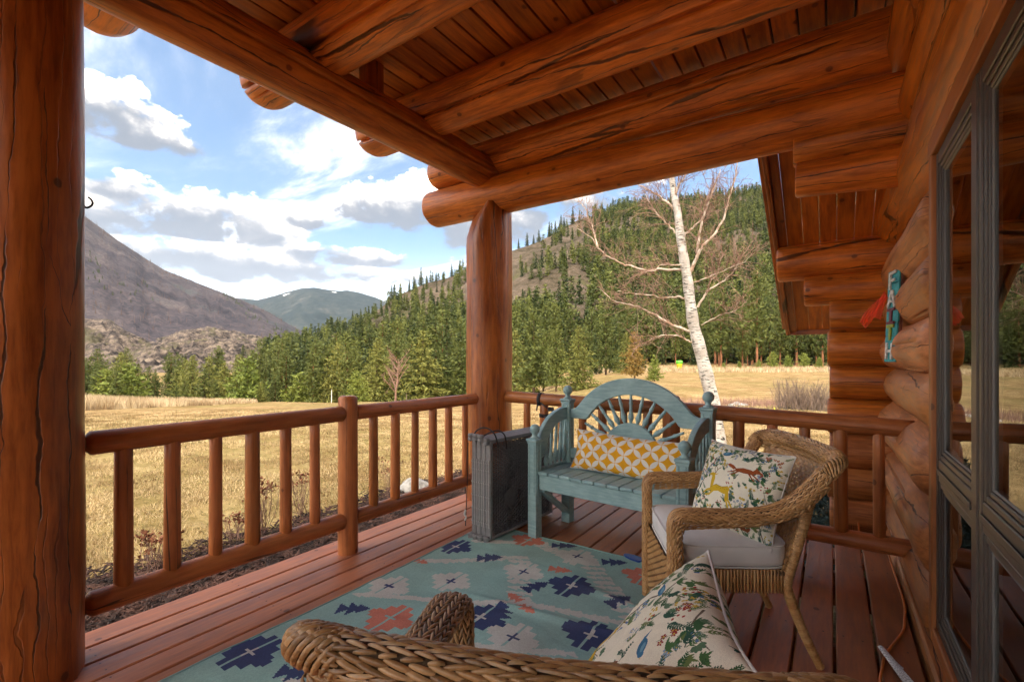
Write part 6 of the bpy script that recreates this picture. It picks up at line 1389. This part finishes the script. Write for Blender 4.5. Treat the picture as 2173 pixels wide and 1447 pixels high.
# welcome sign with raised letters, and red tulle
M['turq'] = plain('turquoise_paint', (.035, .33, .36), .6, 0, .25, 40, .3); M['redwood'] = plain('sign_backing_wood', (.14, .045, .025), .7, 0, .3, 40)
L_w = plain('white_letter', (.62, .60, .56), .7, 0, .3, 60); L_m = plain('maroon_letter', (.16, .025, .045), .6); L_g = plain('lime_letter', (.30, .36, .04), .6)
def sign():
    c = P(1893, 671, 3.0); ex = Vector((.30, -.955, 0)); ez = Vector((.035, .03, 1)); Wm = axes(c, ex, ez); root = empty('wall_sign', Wm, 'turquoise vertical wooden sign with raised letters reading FAITH, hung on the log wall', 'sign'); w, h = .150, .585
    def bx(name, c_, s_, mat, ang=0.0, ch=.002, par=root): return MB().add(*box((0, 0, 0), s_, ch)).obj(name, mat, par, Wm @ Matrix.Translation(c_) @ Matrix.Rotation(ang, 4, 'Y'), False)
    bx('backing', (.004, .016, 0), (w + .004, .014, h * .99), M['redwood'])
    n = 7; r = random.Random(4)
    for k in range(n):
        z = -h / 2 + h * (k + .5) / n; bx('slat', (r.uniform(-.004, .004), .003 - .001 * (k % 2), z), (w + r.uniform(-.008, .004), .010, h / n - .003), M['turq'])
    zs = [.225, .110, .0, -.105, -.222]; y = -.008; H_ = .050
    def L(mat, z, bars):
        m = MB()
        for (x0, z0, x1, z1, t) in bars:
            L_ = math.hypot(x1 - x0, z1 - z0); a = math.atan2(x1 - x0, z1 - z0); m.add(*box(((x0 + x1) / 2, 0, (z0 + z1) / 2), (t, .010, L_), .002, Matrix.Rotation(a, 4, 'Y')))
        m.obj('letter', mat, root, Wm @ Matrix.Translation((0, y, z)), False)
    L(L_w, zs[0], [(-.030, -.055, -.030, .055, .022), (-.030, .046, .042, .056, .020), (-.022, .002, .026, .006, .018)])
    L(L_w, zs[1], [(-.044, -.052, -.003, .054, .021), (.044, -.052, .003, .054, .021), (-.020, -.016, .020, -.016, .015)])
    L(L_m, zs[2], [(0, -.040, 0, .040, .026), (-.045, .040, .045, .044, .018), (-.045, -.042, .045, -.042, .018)])
    L(L_g, zs[3], [(0, -.048, 0, .040, .024), (-.044, .040, .044, .042, .020)])
    L(L_w, zs[4], [(-.034, -.052, -.034, .054, .022), (.034, -.054, .034, .050, .022), (-.026, 0, .026, .0, .018)])
    wire('hanger', [c + Vector((.02, .05, .29)), c + Vector((.04, .06, .33)), c + Vector((.07, .08, .30))], .003, M['iron'], None, None, root, 20) if False else None
    return c
sc_ = sign()
def tulle():
    m = bpy.data.materials.new('red_tulle'); m.use_nodes = True; t = NT(m.node_tree); m.node_tree.nodes.clear(); o = t.n.new('ShaderNodeOutputMaterial'); d = t.n.new('ShaderNodeBsdfDiffuse'); d.inputs[0].default_value = (.75, .10, .065, 1); tr = t.n.new('ShaderNodeBsdfTransparent'); ts = t.n.new('ShaderNodeBsdfTranslucent'); ts.inputs[0].default_value = (.75, .12, .08, 1)
    a = t.n.new('ShaderNodeAddShader'); t.l.new(d.outputs[0], a.inputs[0]); t.l.new(ts.outputs[0], a.inputs[1]); mx = t.n.new('ShaderNodeMixShader'); mx.inputs[0].default_value = .42; t.l.new(tr.outputs[0], mx.inputs[1]); t.l.new(a.outputs[0], mx.inputs[2]); t.l.new(mx.outputs[0], o.inputs[0]); M['tulle'] = m
    D = 2.93; n, k = 24, 12; V = []
    for i in range(n):
        f = i / (n - 1); cx = 1882 - 52 * f ** .9; cy = 628 + 62 * f ** 1.15; w = 5 + 19 * f ** .8 - 8 * max(0, f - .8) * 5
        for j in range(k):
            g = j / (k - 1) - .5; V.append(P(cx + g * w * .75, cy + g * w * (.9), D + .03 * math.sin(j * 1.9 + f * 5) * f + .02 * f))
    o = MB().add(np.array(V), grid_faces(n, k)).obj('tulle_ribbon', m); tag(o, 'wisp of red tulle ribbon tied to the turquoise sign', 'ribbon')
    V = []
    for i in range(16):
        f = i / 15; cx = 1879 - 22 * f; cy = 622 + 52 * f
        for j in range(8): g = j / 7 - .5; V.append(P(cx + g * 16 * (0.4 + f), cy + g * 10, D - .01 + .02 * math.sin(j * 2.2 + f * 3)))
    MB().add(np.array(V), grid_faces(16, 8)).obj('tail', m, o, T(0, 0, 0))
tulle()

# things out in the meadow
bp = P(1441, 781, 74); z = float(zg(bp[None, 0], bp[None, 1])[0]); root = empty('feed_bin', T(bp[0], bp[1], z), 'small yellow bin with a bright green lid at the far edge of the right meadow', 'bin')
M['yel'] = plain('yellow_plastic', (.70, .58, .02), .4); M['grn'] = plain('green_plastic', (.12, .46, .03), .4)
MB().add(*lathe([(0, 0), (.36, 0), (.38, .06), (.40, .5), (.46, .55), (.46, .70), (.0, .70)], 18)).obj('tub', M['yel'], root); MB().add(*lathe([(0, .70), (.46, .71), (.50, .74), (.50, 1.18), (.42, 1.26), (0, 1.28)], 18)).obj('lid', M['grn'], root)
for px, pyb, pyt, D, w, mk, lab in ((703, 853, 826, 42, .06, 'cushion', 'thin white stake at the meadow edge left of the short newel post'), (1643, 866, 852, 15.5, .035, 'yel', 'short yellow marker stake in front of the grey shrub'), (1758, 792, 772, 62, .12, 'greytwig', 'grey fence stake beside the cabin corner across the meadow'), (862, 856, 836, 42, .06, 'greytwig', 'thin grey stake at the meadow edge right of the small bare tree')):
    b = P(px, pyb, D); z = float(zg(b[None, 0], b[None, 1])[0]); h = (pyb - pyt) / 1000 * D * 1.15; o = addall(MB(), tube([(0, 0, -.1), (.01, 0, h * .6), (0, .01, h)], [w / 2, w / 2, w / 2.6], 8)).obj('marker_stake', M[mk], None, T(b[0], b[1], z)); tag(o, lab, 'stake')
for i, (px, py, s_) in enumerate(((1552, 862, .12), (1563, 858, .15), (1573, 862, .12), (1582, 859, .10), (1545, 866, .08))):
    b = at_z(px, py, -.66); boulder(b[0], b[1], s_, ['pale round rock at the left of the small rock pile on the right meadow', 'largest pale rock of the small pile on the right meadow', 'tan rock right of the largest in the small pile', 'smallest rock at the right end of the pile on the meadow', 'low rock at the left foot of the small pile'][i], 20 + i, .7, 'rocks piled on the right meadow')
# little spruces behind the railing
def sapling(px, py, ybase, D, h, label, var):
    b = P(px, py, D); z = float(zg(b[None, 0], b[None, 1])[0]); tree('spruce', b[0], b[1], z, h, label, None, var, 1.0)
sapling(1738, 925, 1000, 4.45, 1.10, 'small blue spruce sapling showing above the back of the far wicker chair', 1)
sapling(1752, 1075, 1130, 4.1, .62, 'low dark spruce bush under the railing at the cabin corner', 2)
sapling(1790, 1075, 1130, 4.5, .60, 'second low dark spruce bush beneath the cabin log ends', 0)
tag(board('pier_post', (.12, 4.72, -.8), (.12, 4.72, .0), .14, .14, M['post']), 'dark square post under the cabin corner logs', 'post')
